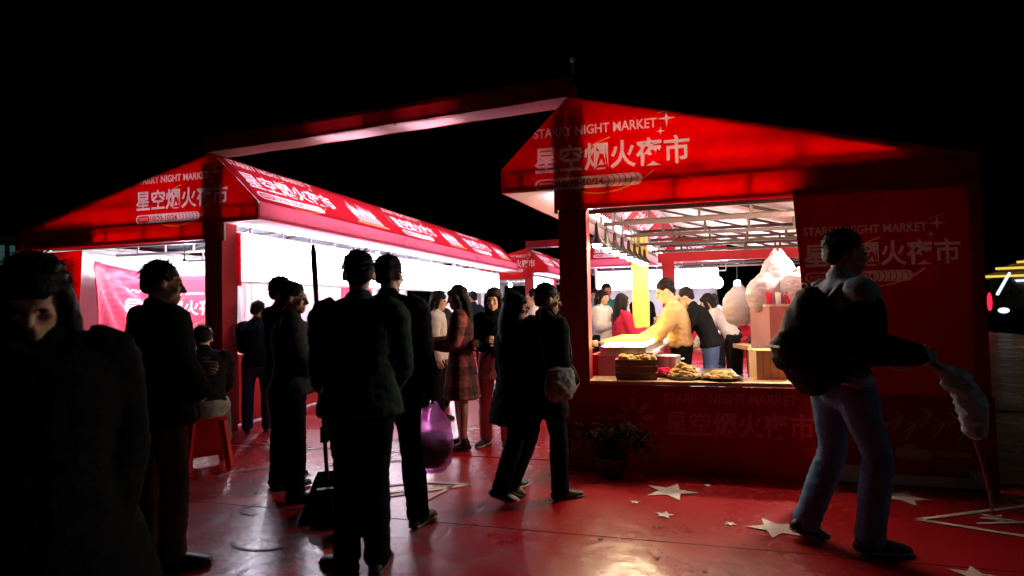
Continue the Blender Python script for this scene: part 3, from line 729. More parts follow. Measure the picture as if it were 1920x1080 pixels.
        p0 = wr+hd*.02*s+side*.028*s; q1 = p0+(hd*.7+side*.6+inw*.35).normalized()*.042*s; q2 = q1+(hd*.9+inw*.6*g_+side*.1).normalized()*.032*s; F_.tube([p0, q1, q2], [.0115*s, .0105*s, .008*s], 8, sub=1)
    bmx = bmesh.new(); bmx.from_mesh(me); me2 = pm('f', F_.V, F_.F, True); bmx.from_mesh(me2); bpy.data.meshes.remove(me2)
    for fc in bmx.faces: fc.smooth = True
    bmx.to_mesh(me); bmx.free(); me.name = 'body'
    link('body', me, skinm, t)
    for sd in (-1, 1): Mb().ell(H(sd*.030, .0835, .004), (.0125*s, .009*s, .0085*s), Rh, 10, 6).obj('eye', M_eye, t, True)
    vx = .014 if fine < .013 else .02
    # ---------------- trousers
    if botm:
        Tm = Mb()
        Tm.tube([P+V3(0, 0, -.10*s), P, spine(.06)], [(.150*s*w, .105*s), (.168*s*w, .122*s), (.148*s*w, .108*s)], 18)
        if not barelegs:
            for hp, kn, an in ((hipL, knL, anL), (hipR, knR, anR)):
                d = (kn-hp)
                Tm.tube([hp+V3(0, 0, .02*s), hp+d*.25, hp+d*.7, kn, kn+(an-kn)*.35, kn+(an-kn)*.85, an+(kn-an).normalized()*.0], [.100*s, .098*s, .078*s, .072*s, .074*s, .068*s, .072*s], 14, sub=2)
        if skirt: Tm.tube([P+V3(0, 0, .0), P-V3(0, 0, .2*s), P-V3(0, 0, skirt*s)], [(.16*s, .12*s), (.185*s, .15*s), (.20*s, .17*s)], 20, cap=False)
        link('trousers' if not skirt else 'skirt', remesh(Tm, vx, 2, wr=.007, wscale=14, seed=seed), botm, t)
    # ---------------- top
    tk = thick
    J = Mb()
    z2 = list(zs[1:6]); r2 = [a+tk for a in rw[1:6]]; d2 = [a+tk*.9 for a in rd[1:6]]
    if topz < -.05:
        nlow = [z for z in (topz, topz*.55) if z < -.03]
        z2 = nlow+z2; r2 = [.168+tk+flare*(abs(z)/.5) for z in nlow]+r2; d2 = [.118+tk+flare*(abs(z)/.5) for z in nlow]+d2
        if seat is not None: z2, r2, d2 = z2[len(nlow):], r2[len(nlow):], d2[len(nlow):]
    pts = [spine(z) if z >= 0 else P+V3(0, 0, z*s)+V3(lean[0], lean[1], 0)*z*s*.6 for z in z2]
    J.tube(pts, [(a*s*w, b*s*(.5+.5*w)) for a, b in zip(r2, d2)], 20, hint=tw(.25)@V3(1, 0, 0), sub=3, cap=False)
    for sd in (-1, 1):
        sh, el, wr, hd, u, f = ST[sd][:6]
        rsl = (.062+tk*.75)*s
        J.tube([spine(.405)+rs@V3(sd*.07*s, 0, .015*s), sh+V3(0, 0, .004), sh+u*.12*s, el-u*.02*s], [rsl*.92, rsl, rsl*.95, rsl*.82], 14)
        J.tube([spine(.46), spine(.435)+rs@V3(sd*.085*s*w, 0, .0), sh+V3(0, 0, .0)], [(.058+tk*.3)*s, (.050+tk*.4)*s, (.044+tk*.4)*s], 14)
        J.tube([el-u*.03*s, el+f*.04*s, el+f*.14*s, wr+f*.01*s], [rsl*.82, rsl*.85, rsl*.74, rsl*.60], 14)
    if collar: J.tube([spine(.43), spine(.47), spine(.502)+V3(0, -.006, 0)], [.085*s, .072*s, .068*s], 14)
    if hood: J.ell(spine(.42)+rs@V3(0, -.10*s, .02*s), (.095*s, .05*s, .07*s))
    link(top, remesh(J, vx, 2, wr=.010, wscale=11, seed=seed+3), topm, t)
    # ---------------- shoes
    for an, f, b, fd in ((anL, fL, bL, feetd[0]), (anR, fR, bR, feetd[1])):
        upv = V3(0, 0, 1)-fd*fd.z; upv.normalize()
        A = Mb().tube([an+upv*.03*s-fd*.01*s, an-upv*.015*s-fd*.02*s, an-upv*.035*s], [.046*s, .050*s, .046*s], 12, sub=2)
        sw = fd.cross(upv)
        A.tube([an-fd*.055*s-upv*.05*s, an+fd*.04*s-upv*.045*s, an+fd*.13*s-upv*.055*s, an+fd*.185*s-upv*.062*s], [(.036*s, .033*s), (.044*s, .040*s), (.048*s, .028*s), (.034*s, .018*s)], 12, hint=sw)
        so_ = link('shoe', remesh(A, .012, 2), shoem or M_shoe, t)
        Z = Mb().tube([an-fd*.058*s-upv*.076*s, an+fd*.05*s-upv*.076*s, an+fd*.14*s-upv*.076*s, an+fd*.195*s-upv*.074*s], [(.038*s, .010*s), (.044*s, .010*s), (.050*s, .010*s), (.034*s, .009*s)], 12, hint=sw)
        Z.obj('sole', M_sole if shoem is not None else M_shoe, so_, True)
    # ---------------- hair
    hm = hairm or M_hair
    Hh = Mb(); rr_ = random.Random(seed)
    Hh.ell(H(0, -.024, .040), (.083*s, .094*s, .088*s), Rh, 18, 12)
    if hair in ('short', 'bob', 'long', 'fringe', 'bun'):
        for i in range(26):
            a = rr_.uniform(0, 2*PI); e = rr_.uniform(.15, 1.45)
            x, y, z = math.cos(a)*math.cos(e), math.sin(a)*math.cos(e), math.sin(e)
            Hh.ell(H(x*.070, -.024+y*.080, .040+z*.076), (.018*s, .018*s, .014*s), Rh, 8, 6)
        Hh.ell(H(0, -.065, -.005), (.070*s, .045*s, .062*s), Rh)
    if hair in ('fringe', 'bob', 'long'):
        Hh.ell(H(0, .050, .058), (.066*s, .038*s, .040*s), Rh)
        for sd in (-1, 1): Hh.tube([H(sd*.066, .02, .05), H(sd*.080, .012, -.01), H(sd*.076, .0, -.09)], [(.030*s, .02*s)]*2+[(.028*s, .018*s)], 10, hint=Rh@V3(0, 1, 0))
        Hh.tube([H(0, -.06, .02), H(0, -.075, -.05), H(0, -.065, -.105)], [(.078*s, .045*s), (.085*s, .042*s), (.078*s, .036*s)], 14, hint=Rh@V3(1, 0, 0))
    if hair in ('long', 'fringe'):
        dn = spine(.28)+rs@V3(0, -.105*s, 0)
        Hh.tube([H(0, -.07, -.03), H(0, -.082, -.11), (H(0, -.085, -.12)+dn)/2, dn], [(.085*s, .042*s), (.088*s, .040*s), (.092*s, .034*s), (.070*s, .022*s)], 14, hint=Rh@V3(1, 0, 0))
        for sd in (-1, 1): Hh.tube([H(sd*.072, .0, -.03), H(sd*.080, .0, -.12), spine(.33)+rs@V3(sd*.10*s, .09*s, 0)], [.030*s, .030*s, .016*s], 10)
    ST_ = Mb(); ns = 190 if fine < .012 else 60
    for i in range(ns):
        a = rr_.uniform(0, 2*PI); e = rr_.uniform(-.25, 1.5)
        x, y, z = math.cos(a)*math.cos(e), math.sin(a)*math.cos(e), math.sin(e)
        if y > .55 and e < .7: continue
        n_ = V3(x, y, z); dr_ = (V3(x*.35, y*.35+rr_.uniform(-.4, .4), -.9+rr_.uniform(-.3, .9))+n_*.45).normalized(); dr_ = (dr_-n_*dr_.dot(n_)*.55).normalized()
        p0 = V3(x*.080, -.024+y*.090, .040+z*.085); L_ = rr_.uniform(.02, .045)
        sd_ = dr_.cross(n_).normalized()*.005
        q0, q1, q2 = p0-sd_, p0+sd_, p0+dr_*L_+n_*.006*rr_.uniform(-.3, 1.6); q3 = p0+n_*.004
        ST_.add([H(*q0), H(*q1), H(*q3), H(*q2)], [(0, 1, 3), (1, 2, 3), (2, 0, 3), (0, 2, 1)])
    if hair == 'bun': Hh.ell(H(0, -.115, .05), (.036*s, .034*s, .036*s), Rh)
    if hair == 'cap':
        Hh = Mb(); Hh.ell(H(0, -.02, .040), (.086*s, .098*s, .084*s), Rh, 18, 12); Hh.tube([H(0, .05, .035), H(0, .10, .030), H(0, .145, .022)], [(.07*s, .010*s), (.068*s, .008*s), (.05*s, .006*s)], 14, hint=Rh@V3(1, 0, 0))
        link('cap', remesh(Hh, .009, 1), hm, t)
    else:
        hme = remesh(Hh, .009 if fine < .013 else .013, 1, wr=.006, wscale=26, seed=seed)
        b2 = bmesh.new(); b2.from_mesh(hme); m3_ = pm('f', ST_.V, ST_.F); b2.from_mesh(m3_); b2.to_mesh(hme); b2.free(); bpy.data.meshes.remove(m3_)
        link('hair', hme, hm, t)
    JN = dict(P=P, wrL=ST[-1][2], wrR=ST[1][2], hdL=ST[-1][3], hdR=ST[1][3], hc=hc, sp=spine, rs=rs, s=s, kn=(knL, knR), an=(anL, anR), T=t, M=Matrix.Translation(t.location)@Matrix.Rotation(math.radians(face), 4, 'Z'))
    return JN

GA = 'visitors in the aisle'
wk = dict(fine=.009)
# nearest, seen as silhouettes
p_big = person('large dark woman in a wide coat at the left edge, nearest to the camera', (-1.80, 1.27), 246, 1.575, 1.18, head=(-20, -34, 0), armL=((-.2, -.05, -1), (.2, .35, -1)), armR=((.25, -.05, -1), (-.25, .3, -1)),
       topm=C_black, botm=C_black, topz=-.50, flare=.10, hair='long', thick=.05, top='coat', seed=1, skinm=M_skin)
p_cap = person('man in hooded black jacket and brown trousers beside the large dark woman', (-2.80, 2.62), -20, 1.68, 1.15, head=(-22, -8, 0), armL=((-.35, .25, -1), (.5, .7, -.1)), armR=((.42, .0, -1), (-.5, .6, -.5)),
       legL=((-.10, -.02, -1), (-.04, .0, -1)), legR=((.14, .05, -1), (.05, -.06, -1)), topm=C_black, botm=C_brown, hair='short', hood=True, thick=.038, topz=-.16, flare=.02, feet=(-20, 40), seed=2)
p_cln = person('cleaner in dark clothes seen from behind, holding the long dustpan pole', (-1.62, 2.79), 22, 1.70, 1.10, head=(8, -6, 0), armL=((-.13, .28, -.95), (-.2, .83, -.52)), armR=((.14, .2, -1), (-.2, .8, -.5)),
       legL=((.04, .04, -1), (-.02, -.06, -1)), legR=((-.03, .02, -1), (.02, -.10, -1)), topm=C_green, botm=C_black, hair='short', topz=-.12, flare=.03, thick=.034, feet=(-50, 10), grip=(1.1, .8), seed=3)
p_sec = person('taller man seen from behind, carrying a pink plastic bag in his right hand', (-1.76, 3.40), 6, 1.73, 1.14, head=(-14, -4, 0), armR=((.13, .06, -1), (.06, .12, -1)), armL=((-.2, .15, -1), (.2, .8, -.5)),
       legL=((-.06, .02, -1), (-.02, -.03, -1)), legR=((.14, -.04, -1), (.08, .02, -1)), topm=C_black, botm=C_black, hair='short', topz=-.20, flare=.05, thick=.036, feet=(-15, 12), grip=(.9, 1.3), seed=4)
p_cf = person('woman in a grey-green jacket in profile, holding a pale bag by the dustpan pole', (-2.76, 3.76), -52, 1.60, 1.18, head=(-24, -8, 0), armL=((-.2, .2, -1), (.35, .9, -.12)), armR=((.15, .2, -1), (-.15, .9, -.15)),
       legL=((-.20, -.08, -1), (-.10, -.02, -1)), legR=((.12, .06, -1), (.05, -.03, -1)), topm=C_char, botm=C_black, hair='short', topz=-.12, flare=.05, thick=.036, feet=(-10, 20), seed=5)
p_cb = person('hooded person standing close behind the woman in profile with the pale bag', (-3.08, 4.06), -62, 1.66, 1.05, head=(0, -4, 0), armL=((-.7, .1, -1), (.4, .9, .1)), armR=((.2, .2, -1), (-.1, .9, .1)),
       topm=C_black, botm=C_black, hair='short', hood=True, seed=6)
# seated on the red stool
p_st = person('person seated on a red stool beside the left red post, in dark jacket and sneakers', (-4.08, 4.34), 52, 1.68, 1.0, lean=(0, .28), bend=(0, .25), head=(0, -30, 0), armL=((-.1, .5, -1), (.1, 1, -.4)), armR=((.15, .45, -1), (-.1, 1, -.35)),
       legL=((-.12, 1, -.06), (-.02, -.12, -1)), legR=((.25, 1, -.1), (.12, .35, -1)), topm=C_black, botm=C_grey, hair='short', seat=.44, topz=0, shoem=M_shoe, seed=7)
st = thing('plastic_stool', 'red plastic stool under the seated person by the left post', 'stool', (-4.08, 4.32, 0), .9)
Mb().box((0, 0, .43), (.30, .30, .03)).obj('seat', mat('red_plastic', (.55, .01, .01), .4, .1, 4, spec=.5, trans=.3), st)
for i in (-1, 1):
    for j in (-1, 1): Mb().bar((i*.17, j*.17, .0), (i*.12, j*.12, .42), .05).obj('leg', bpy.data.materials['red_plastic'], st)
for i in (-1, 1):
    quad_sheet('side_panel', (i*.165, -.15, .12), (i*.165, .15, .12), (i*.125, .12, .42), (i*.125, -.12, .42), bpy.data.materials['red_plastic'], st)
    quad_sheet('side_panel', (-.15, i*.165, .12), (.15, i*.165, .12), (.12, i*.125, .42), (-.12, i*.125, .42), bpy.data.materials['red_plastic'], st)
# middle distance
person('woman with long hair in a checked knee-length coat and black boots', (-1.99, 5.36), 104, 1.60, .95, head=(0, -14, 0), armL=((-.1, .25, -1), (.25, .95, .05)), armR=((.1, .25, -1), (-.2, .95, .08)),
       legL=((-.04, -.06, -1), (-.02, .02, -1)), legR=((.05, .10, -1), (.02, -.06, -1)), topm=C_plaid, botm=None, hair='long', top='coat', topz=-.42, flare=.06, thick=.034, seed=8, hood=False)
person('woman with a fringe facing the camera, black jacket over a pink skirt', (-1.70, 5.55), 178, 1.57, .92, head=(8, -8, 0), armL=((-.12, .1, -1), (.25, .75, .2)), armR=((.12, .1, -1), (-.2, .8, .1)),
       topm=C_black, botm=C_pink, skirt=.22, hair='fringe', topz=-.04, shoem=M_shoe, seed=9)
person('long haired woman in a black coat walking beside the grey bag carrier', (-1.13, 4.16), -48, 1.50, 1.0, head=(-16, -10, 0), armR=((.2, .2, -1), (.0, .9, -.1)), legL=((-.05, .16, -1), (-.02, -.16, -1)), legR=((.05, -.12, -1), (.02, -.4, -1)),
       topm=C_black, botm=C_black, hair='long', top='coat', topz=-.34, flare=.08, thick=.036, shoem=M_shoe, seed=10)
p_wr = person('short haired person walking away with a grey shoulder bag, in front of the right post', (-.90, 4.14), -42, 1.55, 1.02, lean=(0, .05), head=(-20, -10, 0), armR=((.12, .0, -1), (-.25, .6, -.5)), armL=((-.15, .1, -1), (0, .7, -.4)),
       legL=((-.04, -.16, -1), (-.02, -.50, -1)), legR=((.05, .14, -1), (.02, .0, -1)), topm=C_black, botm=C_black, hair='short', topz=-.30, flare=.05, thick=.036, seed=11)
person('young woman in khaki trousers at the edge of the right post, looking right', (-1.14, 6.22), -70, 1.52, .92, head=(-5, -4, 0), armR=((.1, .2, -1), (-.1, .9, 0)), topm=C_black, botm=C_khaki, hair='bob', topz=-.06, seed=12, fine=.013)
person('young man in navy jacket and blue jeans at the left counter', (-4.62, 5.66), 30, 1.50, .98, head=(-30, -14, 0), armR=((.15, .1, -1), (.0, .5, -.9)), armL=((-.1, .3, -1), (0, .9, -.1)), topm=C_navy, botm=C_jeans, shoem=M_shoe, hair='short', topz=-.1, seed=13, fine=.013)
F = dict(fine=.014)
person('woman in a white shirt half hidden behind the second man, in profile', (-2.74, 6.55), -80, 1.58, .95, topm=C_white, botm=C_black, hair='bob', head=(0, -10, 0), seed=14, **F)
person('boy whose head shows between the dustpan pole and the cleaner', (-3.30, 5.75), -60, 1.60, .95, topm=C_redc, botm=C_black, hair='short', seed=15, **F)
person('person in pale jeans and pink top farther down the aisle', (-2.60, 8.55), 170, 1.52, .95, topm=C_pink, botm=C_ljeans, hair='bob', seed=16, **F)
fa = [(-3.1, 7.5, 150, C_char, C_black, 'short', 1.62, 'man in charcoal far down the aisle, left of the checked coat'), (-2.25, 9.6, 200, C_redc, C_jeans, 'long', 1.55, 'long haired visitor in red far down the aisle'),
      (-3.6, 10.4, 60, C_navy, C_black, 'short', 1.68, 'tall visitor in navy near the third left counter'), (-2.0, 11.4, 20, C_black, C_jeans, 'bob', 1.58, 'visitor in black walking away far down the aisle'),
      (-1.7, 7.4, 100, C_white, C_black, 'short', 1.60, 'visitor in white turned left beyond the walking pair'), (-2.9, 12.6, 190, C_tan, C_black, 'short', 1.66, 'visitor in tan at the far end of the aisle'),
      (-3.9, 8.3, 80, C_black, C_black, 'bob', 1.56, 'dark haired customer leaning on the second left counter')]
for i, (x, y, a, tm, bm, hr, hh, lb) in enumerate(fa): person(lb, (x, y), a, hh, .97, head=((-1)**i*10, -8, 0), topm=tm, botm=bm, hair=hr, legL=((-.06, .12, -1), (-.02, -.1, -1)), legR=((.06, -.1, -1), (.02, -.1, -1)), seed=20+i, **F)
# seen through the right stall's window, standing in the aisle
fb = [(-.98, 8.75, -120, C_white, C_black, 'bob', 1.60, 'pale dressed customer at the left edge of the serving window'), (-.98, 9.6, 215, C_teal, C_black, 'short', 1.72, 'man in a teal jacket seen through the window, left of the yellow post'),
      (-.62, 8.0, -60, C_redc, C_black, 'long', 1.52, 'customer in a red jacket waiting by the yellow post'), (-.40, 9.3, 230, C_black, C_black, 'cap', 1.68, 'customer in a black cap right of the yellow post'),
      (-1.3, 10.6, 170, C_bluew, C_jeans, 'short', 1.66, 'customer in pale blue behind the man in teal')]
for i, (x, y, a, tm, bm, hr, hh, lb) in enumerate(fb): person(lb, (x, y), a, hh, .97, head=((-1)**i*8, -6, 0), topm=tm, botm=bm, hair=hr, armR=((.1, .3, -1), (-.2, .9, .2)), seed=30+i, **F)
# cooks
person('cook in a tan jacket bending over the grill inside the right stall', (.13, 6.40), 92, 1.66, 1.02, lean=(0, .12), bend=(0, .16), head=(6, -26, 0), armL=((-.12, .55, -1), (.1, .9, -.55)), armR=((.12, .65, -1), (-.1, .95, -.45)),
       topm=C_tan, botm=C_black, hair='short', topz=-.04, hood=True, thick=.032, seed=40)
person('cook in a black leather jacket behind the one in tan', (.50, 7.5), 80, 1.64, 1.02, lean=(0, .35), bend=(0, .3), head=(0, -25, 0), armL=((-.1, .5, -1), (.1, .8, -.6)), armR=((.1, .5, -1), (-.1, .8, -.6)), topm=C_black, botm=C_jeans, hair='short', topz=-.08, thick=.03, seed=41, fine=.013)
person('helper in a white shirt stooping beside the tan table', (.86, 8.4), 70, 1.60, .95, lean=(0, .55), bend=(0, .3), head=(0, -20, 0), armL=((-.1, .5, -1), (.1, .6, -.8)), armR=((.1, .5, -1), (-.1, .6, -.8)), topm=C_white, botm=C_black, hair='bob', topz=0, seed=42, fine=.013)
for i, (x, y, a, tm, lb) in enumerate(((1.35, 11.4, 200, C_redc, 'helper in red at the far end of the right stalls'), (1.75, 12.3, 170, C_black, 'helper in black at the far end of the right stalls'), (1.0, 12.8, 120, C_white, 'helper in white beyond the red portal'))):
    person(lb, (x, y), a, 1.55, .95, lean=(0, .15), topm=tm, botm=C_black, hair='bob', armR=((.2, .4, -1), (-.2, .8, 0)), seed=50+i, **F)
# the passer-by on the right
p_w = person('man with a black backpack walking right past the stall, white bags in his hand', (.94, 3.68), -72, 1.81, 1.0, lean=(0, .05), bend=(0, .02), head=(-6, -6, 0), armR=((.08, .08, -1), (.02, 1, -.16)), armL=((-.1, .30, -1), (.15, .85, -.35)),
       legR=((.04, .30, -1), (.02, -.16, -1)), legL=((-.04, .02, -1), (-.02, -.42, -1)), topm=C_bluew, botm=C_ljeans, hair='short', topz=-.06, thick=.026, shoem=M_shoe, seed=60, grip=(.8, 1.3), feet=(-8, 8))
J = p_w
# dark sleeves and side of an open jacket over the pale shirt
s_ = J['s']; Jk = Mb()
Jk.tube([J['sp'](.0)+V3(0, -.095, 0), J['sp'](.12)+V3(0, -.095, 0), J['sp'](.28)+V3(0, -.095, 0)], [(.20, .095), (.19, .095), (.18, .08)], 20, sub=3)
for sd in (-1, 1):
    arm = ((-.1, .30, -1), (.15, .85, -.35)) if sd < 0 else ((.08, .08, -1), (.02, 1, -.16))
    sh = J['sp'](.415)+V3(sd*.168*s_, 0, 0); u = V3(*arm[0]).normalized(); f = V3(*arm[1]).normalized(); el = sh+u*.285*s_; wr = el+f*.225*s_
    Jk.tube([sh+u*.05, sh+u*.14, el], [.094, .096, .084], 14); Jk.tube([el, el+f*.09, wr], [.084, .080, .066], 14)
link('open_jacket', remesh(Jk, .014, 2, wr=.012, wscale=8, seed=61), C_navy, J['T'])

def world(Jn, v): return Jn['M'] @ Vector(v)
# backpack (worn: its own thing)
bp = thing('backpack', 'bulging black backpack on the walking man', 'backpack', tuple(world(J, J['sp'](.0)+V3(0, -.15, 0))), math.radians(-72))
K = Mb(); K.tube([(0, -.02, -.06), (0, -.05, .05), (0, -.05, .25), (0, -.01, .42)], [(.12, .08), (.15, .12), (.145, .11), (.10, .065)], 20, sub=3); K.ell((0, -.17, .12), (.11, .06, .11))
link('pack_body', remesh(K, .014, 3, wr=.012, wscale=8, seed=62), cloth('backpack_nylon', (.014, .014, .018), .2, .5), bp)
Mb().tube([(-.03, -.02, .45), (-.03, -.03, .50), (.03, -.03, .50), (.03, -.02, .45)], [.009]*4, 8).obj('handle', M_black, bp, True)
for sd in (-1, 1): Mb().tube([(sd*.09, .03, .40), (sd*.11, .13, .50), (sd*.12, .26, .40), (sd*.12, .28, .22), (sd*.12, .12, .02)], [(.022, .007)]*5, 8).obj('strap', M_black, bp, True)
Mb().box((0, -.235, .15), (.14, .006, .012)).obj('zip', M_whitesteel, bp)
# things in his hand: white bags and a long wrapped strap
hand = world(J, J['wrR']+J['hdR']*.07)
def bag(label, top, w, h, mt, dark=None, tilt=0, seed=0, cat='bag', name='plastic_bag', rz=0):
    t = thing(name, label, cat, tuple(top), rz)
    Bg = Mb(); Bg.tube([(0, 0, -h*.10), (0, 0, -h*.28), (0, 0, -h*.62), (0, 0, -h*.9)], [(w*.14, w*.09), (w*.40, w*.27), (w*.5, w*.34), (w*.44, w*.28)], 20, sub=3)
    link('bag_body', remesh(Bg, .010, 1, wr=.016 if mt is not M_plastic else .008, wscale=15, seed=seed), mt, t)
    for sd in (-1, 1): Mb().tube([(sd*.02, 0, 0), (sd*w*.16, 0, -h*.12), (sd*w*.22, 0, -h*.26)], [(.012, .006), (.02, .006), (.03, .008)], 8).obj('handle', mt, t, True)
    if dark:
        Bg = Mb(); Bg.tube([(.01, 0, -h*.60), (0, 0, -h*.70), (0, 0, -h*.86)], [(w*.36, w*.22), (w*.43, w*.27), (w*.36, w*.22)], 18, sub=3); link('contents', remesh(Bg, .014, 1, wr=.02, wscale=12), dark, t)
    return t
M_bagw = mat('pale_plastic_bag', (.34, .46, .50), .4, .1, 8, bump=.5, bscale=22, trans=.2, spec=.5)
rl = random.Random(11); lt = Mb()
for i in range(60):
    x, y = rl.uniform(-4.5, 3.2), rl.uniform(2.4, 9)
    q_ = prism([(x+rl.uniform(.006, .022)*math.cos(k*1.26+i), y+rl.uniform(.006, .022)*math.sin(k*1.26+i)) for k in range(5)], .006, .002); lt.add(q_.V, q_.F)
tag(lt.obj('litter', M_card), kind='stuff')
fwd = V3(math.sin(math.radians(72)), math.cos(math.radians(72)), 0)
wb = thing('plastic_bag', "pale plastic bag hanging from the walking man's front hand", 'bag', tuple(hand))
K = Mb(); K.tube([fwd*-.02, fwd*.06-V3(0, 0, .07), fwd*.16-V3(0, 0, .13), fwd*.22-V3(0, 0, .27), fwd*.235-V3(0, 0, .40)], [.022, .035, .055, .068, .05], 16); K.ell(fwd*.13-V3(0, 0, .15), (.06, .05, .045))
link('bag_body', remesh(K, .010, 1, wr=.014, wscale=15, seed=70), M_bagw, wb)
stp = thing('furled_banner', "long thin furled banner trailing from the walking man's bag to the ground", 'banner', (hand.x, hand.y, 0))
hz = hand.z; Mb().tube([fwd*.20+V3(0, 0, hz-.34), fwd*.30+V3(0, .10, hz-.52), fwd*.46+V3(0, .30, .30), fwd*.62+V3(0, .55, .02)], [.011, .012, .011, .009], 10).obj('rolled_cloth', mat('dull_red_roll', (.14, .05, .06), .6, .4, 6), stp, True)
# pink bag of the second man
M_pinkbag = mat('pink_plastic_bag', (.99, .74, .97), .35, .1, 8, bump=.6, bscale=25, trans=.92, spec=.5)
n_, l_ = M_pinkbag.node_tree.nodes, M_pinkbag.node_tree.links
tp = n_.new('ShaderNodeBsdfTransparent'); tp.inputs[0].default_value = (.95, .50, .88, 1); mo = n_['Material Output']; src = mo.inputs[0].links[0].from_socket
m_ = n_.new('ShaderNodeMixShader'); m_.inputs[0].default_value = .5; l_.new(src, m_.inputs[1]); l_.new(tp.outputs[0], m_.inputs[2]); l_.new(m_.outputs[0], mo.inputs[0])
hp = world(p_sec, p_sec['wrR']+p_sec['hdR']*.075)
bag('pink translucent plastic bag with dark things in it, in the second man\'s hand', hp+V3(.03, .0, .0), .27, .42, M_pinkbag, dark=mat('dark_contents', (.03, .012, .02), .8), seed=72)
# pale bag of the woman in profile
hp = world(p_cf, (p_cf['wrR']+p_cf['wrL'])/2+V3(.07, .10, .03))
bag('pale paper bag held by the woman in profile', hp, .20, .30, mat('pale_bag', (.30, .20, .20), .7, .1, 8, bump=.3, trans=.15), seed=73)
# grey shoulder bag of the walking pair
hp = world(p_wr, V3(.23, -.02, .86))
sb = thing('shoulder_bag', 'grey shoulder bag at the hip of the short haired walker', 'bag', tuple(hp), math.radians(-42))
K = Mb(); K.tube([(0, 0, -.09), (0, 0, -.03), (0, 0, .07)], [(.05, .12), (.06, .13), (.03, .115)], 16); link('bag_body', remesh(K, .012, 1, wr=.012, wscale=18), C_grey, sb)
Mb().tube([(0, -.10, .06), (-.06, -.12, .30), (-.17, -.04, .52)], [(.012, .005)]*3, 8).obj('strap', M_black, sb, True); Mb().tube([(0, .10, .06), (-.06, .13, .30), (-.17, .04, .52)], [(.012, .005)]*3, 8).obj('strap', M_black, sb, True)
# phone of the large woman
hp = world(p_big, (p_big['wrR']+p_big['wrL'])/2+V3(0, .07, .03))

# long-handled dustpan and broom
hL = world(p_cln, p_cln['wrL']+p_cln['hdL']*.07)
dp = thing('long_dustpan', 'long-handled dustpan and broom standing left of the cleaner', 'dustpan', (-2.24, 3.42, 0), math.radians(30))
inv = (Matrix.Translation(dp.location)@Matrix.Rotation(math.radians(30), 4, 'Z')).inverted()
a = inv@hL; base = V3(0, .0, .22); d = ((inv@V3(-1.80, 2.64, 1.72))-base).normalized()
Mb().tube([base, base+d*1.2, base+d*1.75], [.013, .013, .012], 10, sub=1).obj('pole', M_black, dp, True)
Mb().tube([base+d*1.50, base+d*1.54, base+d*1.73, base+d*1.76], [.012, .016, .015, .010], 10, sub=1).obj('grip', M_black, dp, True)
Mb().tube([base+d*.62, base+d*.72, base+d*1.3, base+d*1.4], [.016, .026, .024, .014], 10, sub=1).obj('sleeve', M_black, dp, True)
Mb().box(base+d*.45, (.05, .04, .10)).obj('clip', M_black, dp)
w2 = .18
Mb().add([(-w2, -.10, .0), (w2, -.10, .0), (w2, .12, .0), (-w2, .12, .0), (-w2, -.10, .02), (w2, -.10, .02), (w2*.5, .12, .24), (-w2*.5, .12, .24), (-w2*.4, .15, .27), (w2*.4, .15, .27), (w2, .15, 0), (-w2, .15, 0)],
   [(0, 3, 2, 1), (0, 1, 5, 4), (0, 4, 7, 3), (1, 2, 6, 5), (6, 7, 8, 9), (2, 10, 9, 6), (3, 7, 8, 11), (10, 11, 8, 9), (3, 11, 10, 2)]).obj('pan', cloth('green_black_pan', (.015, .035, .028), .1, .4), dp)
br = Mb()
for i in range(40): 
    x = -.12+.24*i/39; br.bar((.05+x*.75, -.10, .16), (.06+x*1.25, -.20+.05*random.random(), .006), .010)
br.obj('bristles', M_black, dp); Mb().box((.05, -.10, .19), (.22, .04, .07)).obj('broom_head', M_black, dp)
Mb().tube([(.05, -.10, .2), (.05, -.04, .6), base+d*.70+V3(.03, 0, 0)], [.011]*3, 8).obj('broom_handle', M_black, dp, True)

# ------------------------------------------------------------------ banners and drapes
bn = thing('hanging_banner', 'draped pink banner with white letters inside the front left stall', 'banner')
def drape(name, a, b, z0, z1, mt, parent, folds=14, depth=.05, uv=(0, 0, 1, 1), fan=None, seed=0, nu=90, nv=14):
    V = []; UV = []; F = []
    a, b = Vector(a), Vector(b); d = b-a; n = Vector((-d.y, d.x)).normalized()
    for j in range(nv+1):
        for i in range(nu+1):
            u, v = i/nu, j/nv; z = z0+(z1-z0)*v
            if fan is not None:          # folds run out from the top corner
                dx, dz = u*d.length, (1-v)*(z1-z0); ang = math.atan2(dz+.02, dx+.02); r = math.hypot(dx, dz)
                off = math.sin(ang*folds*2.2+seed)*depth*min(1, r*1.6)*(.4+.6*math.exp(-r*.5)) + noise.noise(Vector((ang*6, r, seed)))*depth*.6
                z -= .10*math.sin(PI*min(1, u*1.1))*v
            else: off = math.sin(u*folds*2*PI+seed+.6*v)*depth*(.35+.65*(1-v)) + noise.noise(Vector((u*7, v*2, seed)))*depth*.7
            p = a+d*u+n*off; V.append((p.x, p.y, z)); UV.append((u, v))
    for j in range(nv):
        for i in range(nu): k = j*(nu+1)+i; F.append((k, k+1, k+nu+2, k+nu+1))
    me = pm(name, V, F, True); ul = me.uv_layers.new(name='print')
    for lp in me.loops: u, v = UV[lp.vertex_index]; ul.data[lp.index].uv = (uv[0]+(uv[2]-uv[0])*u, uv[1]+(uv[3]-uv[1])*v)
    o = link(name, me, mt, parent); md = o.modifiers.new('s', 'SOLIDIFY'); md.thickness = .003; return o
drape('banner_cloth', (-6.93, 5.55), (-7.80, 8.9), .95, 2.06, M_banner, bn, folds=9, depth=.06, fan=True, uv=(-.10, 0, 1.02, 1.35))
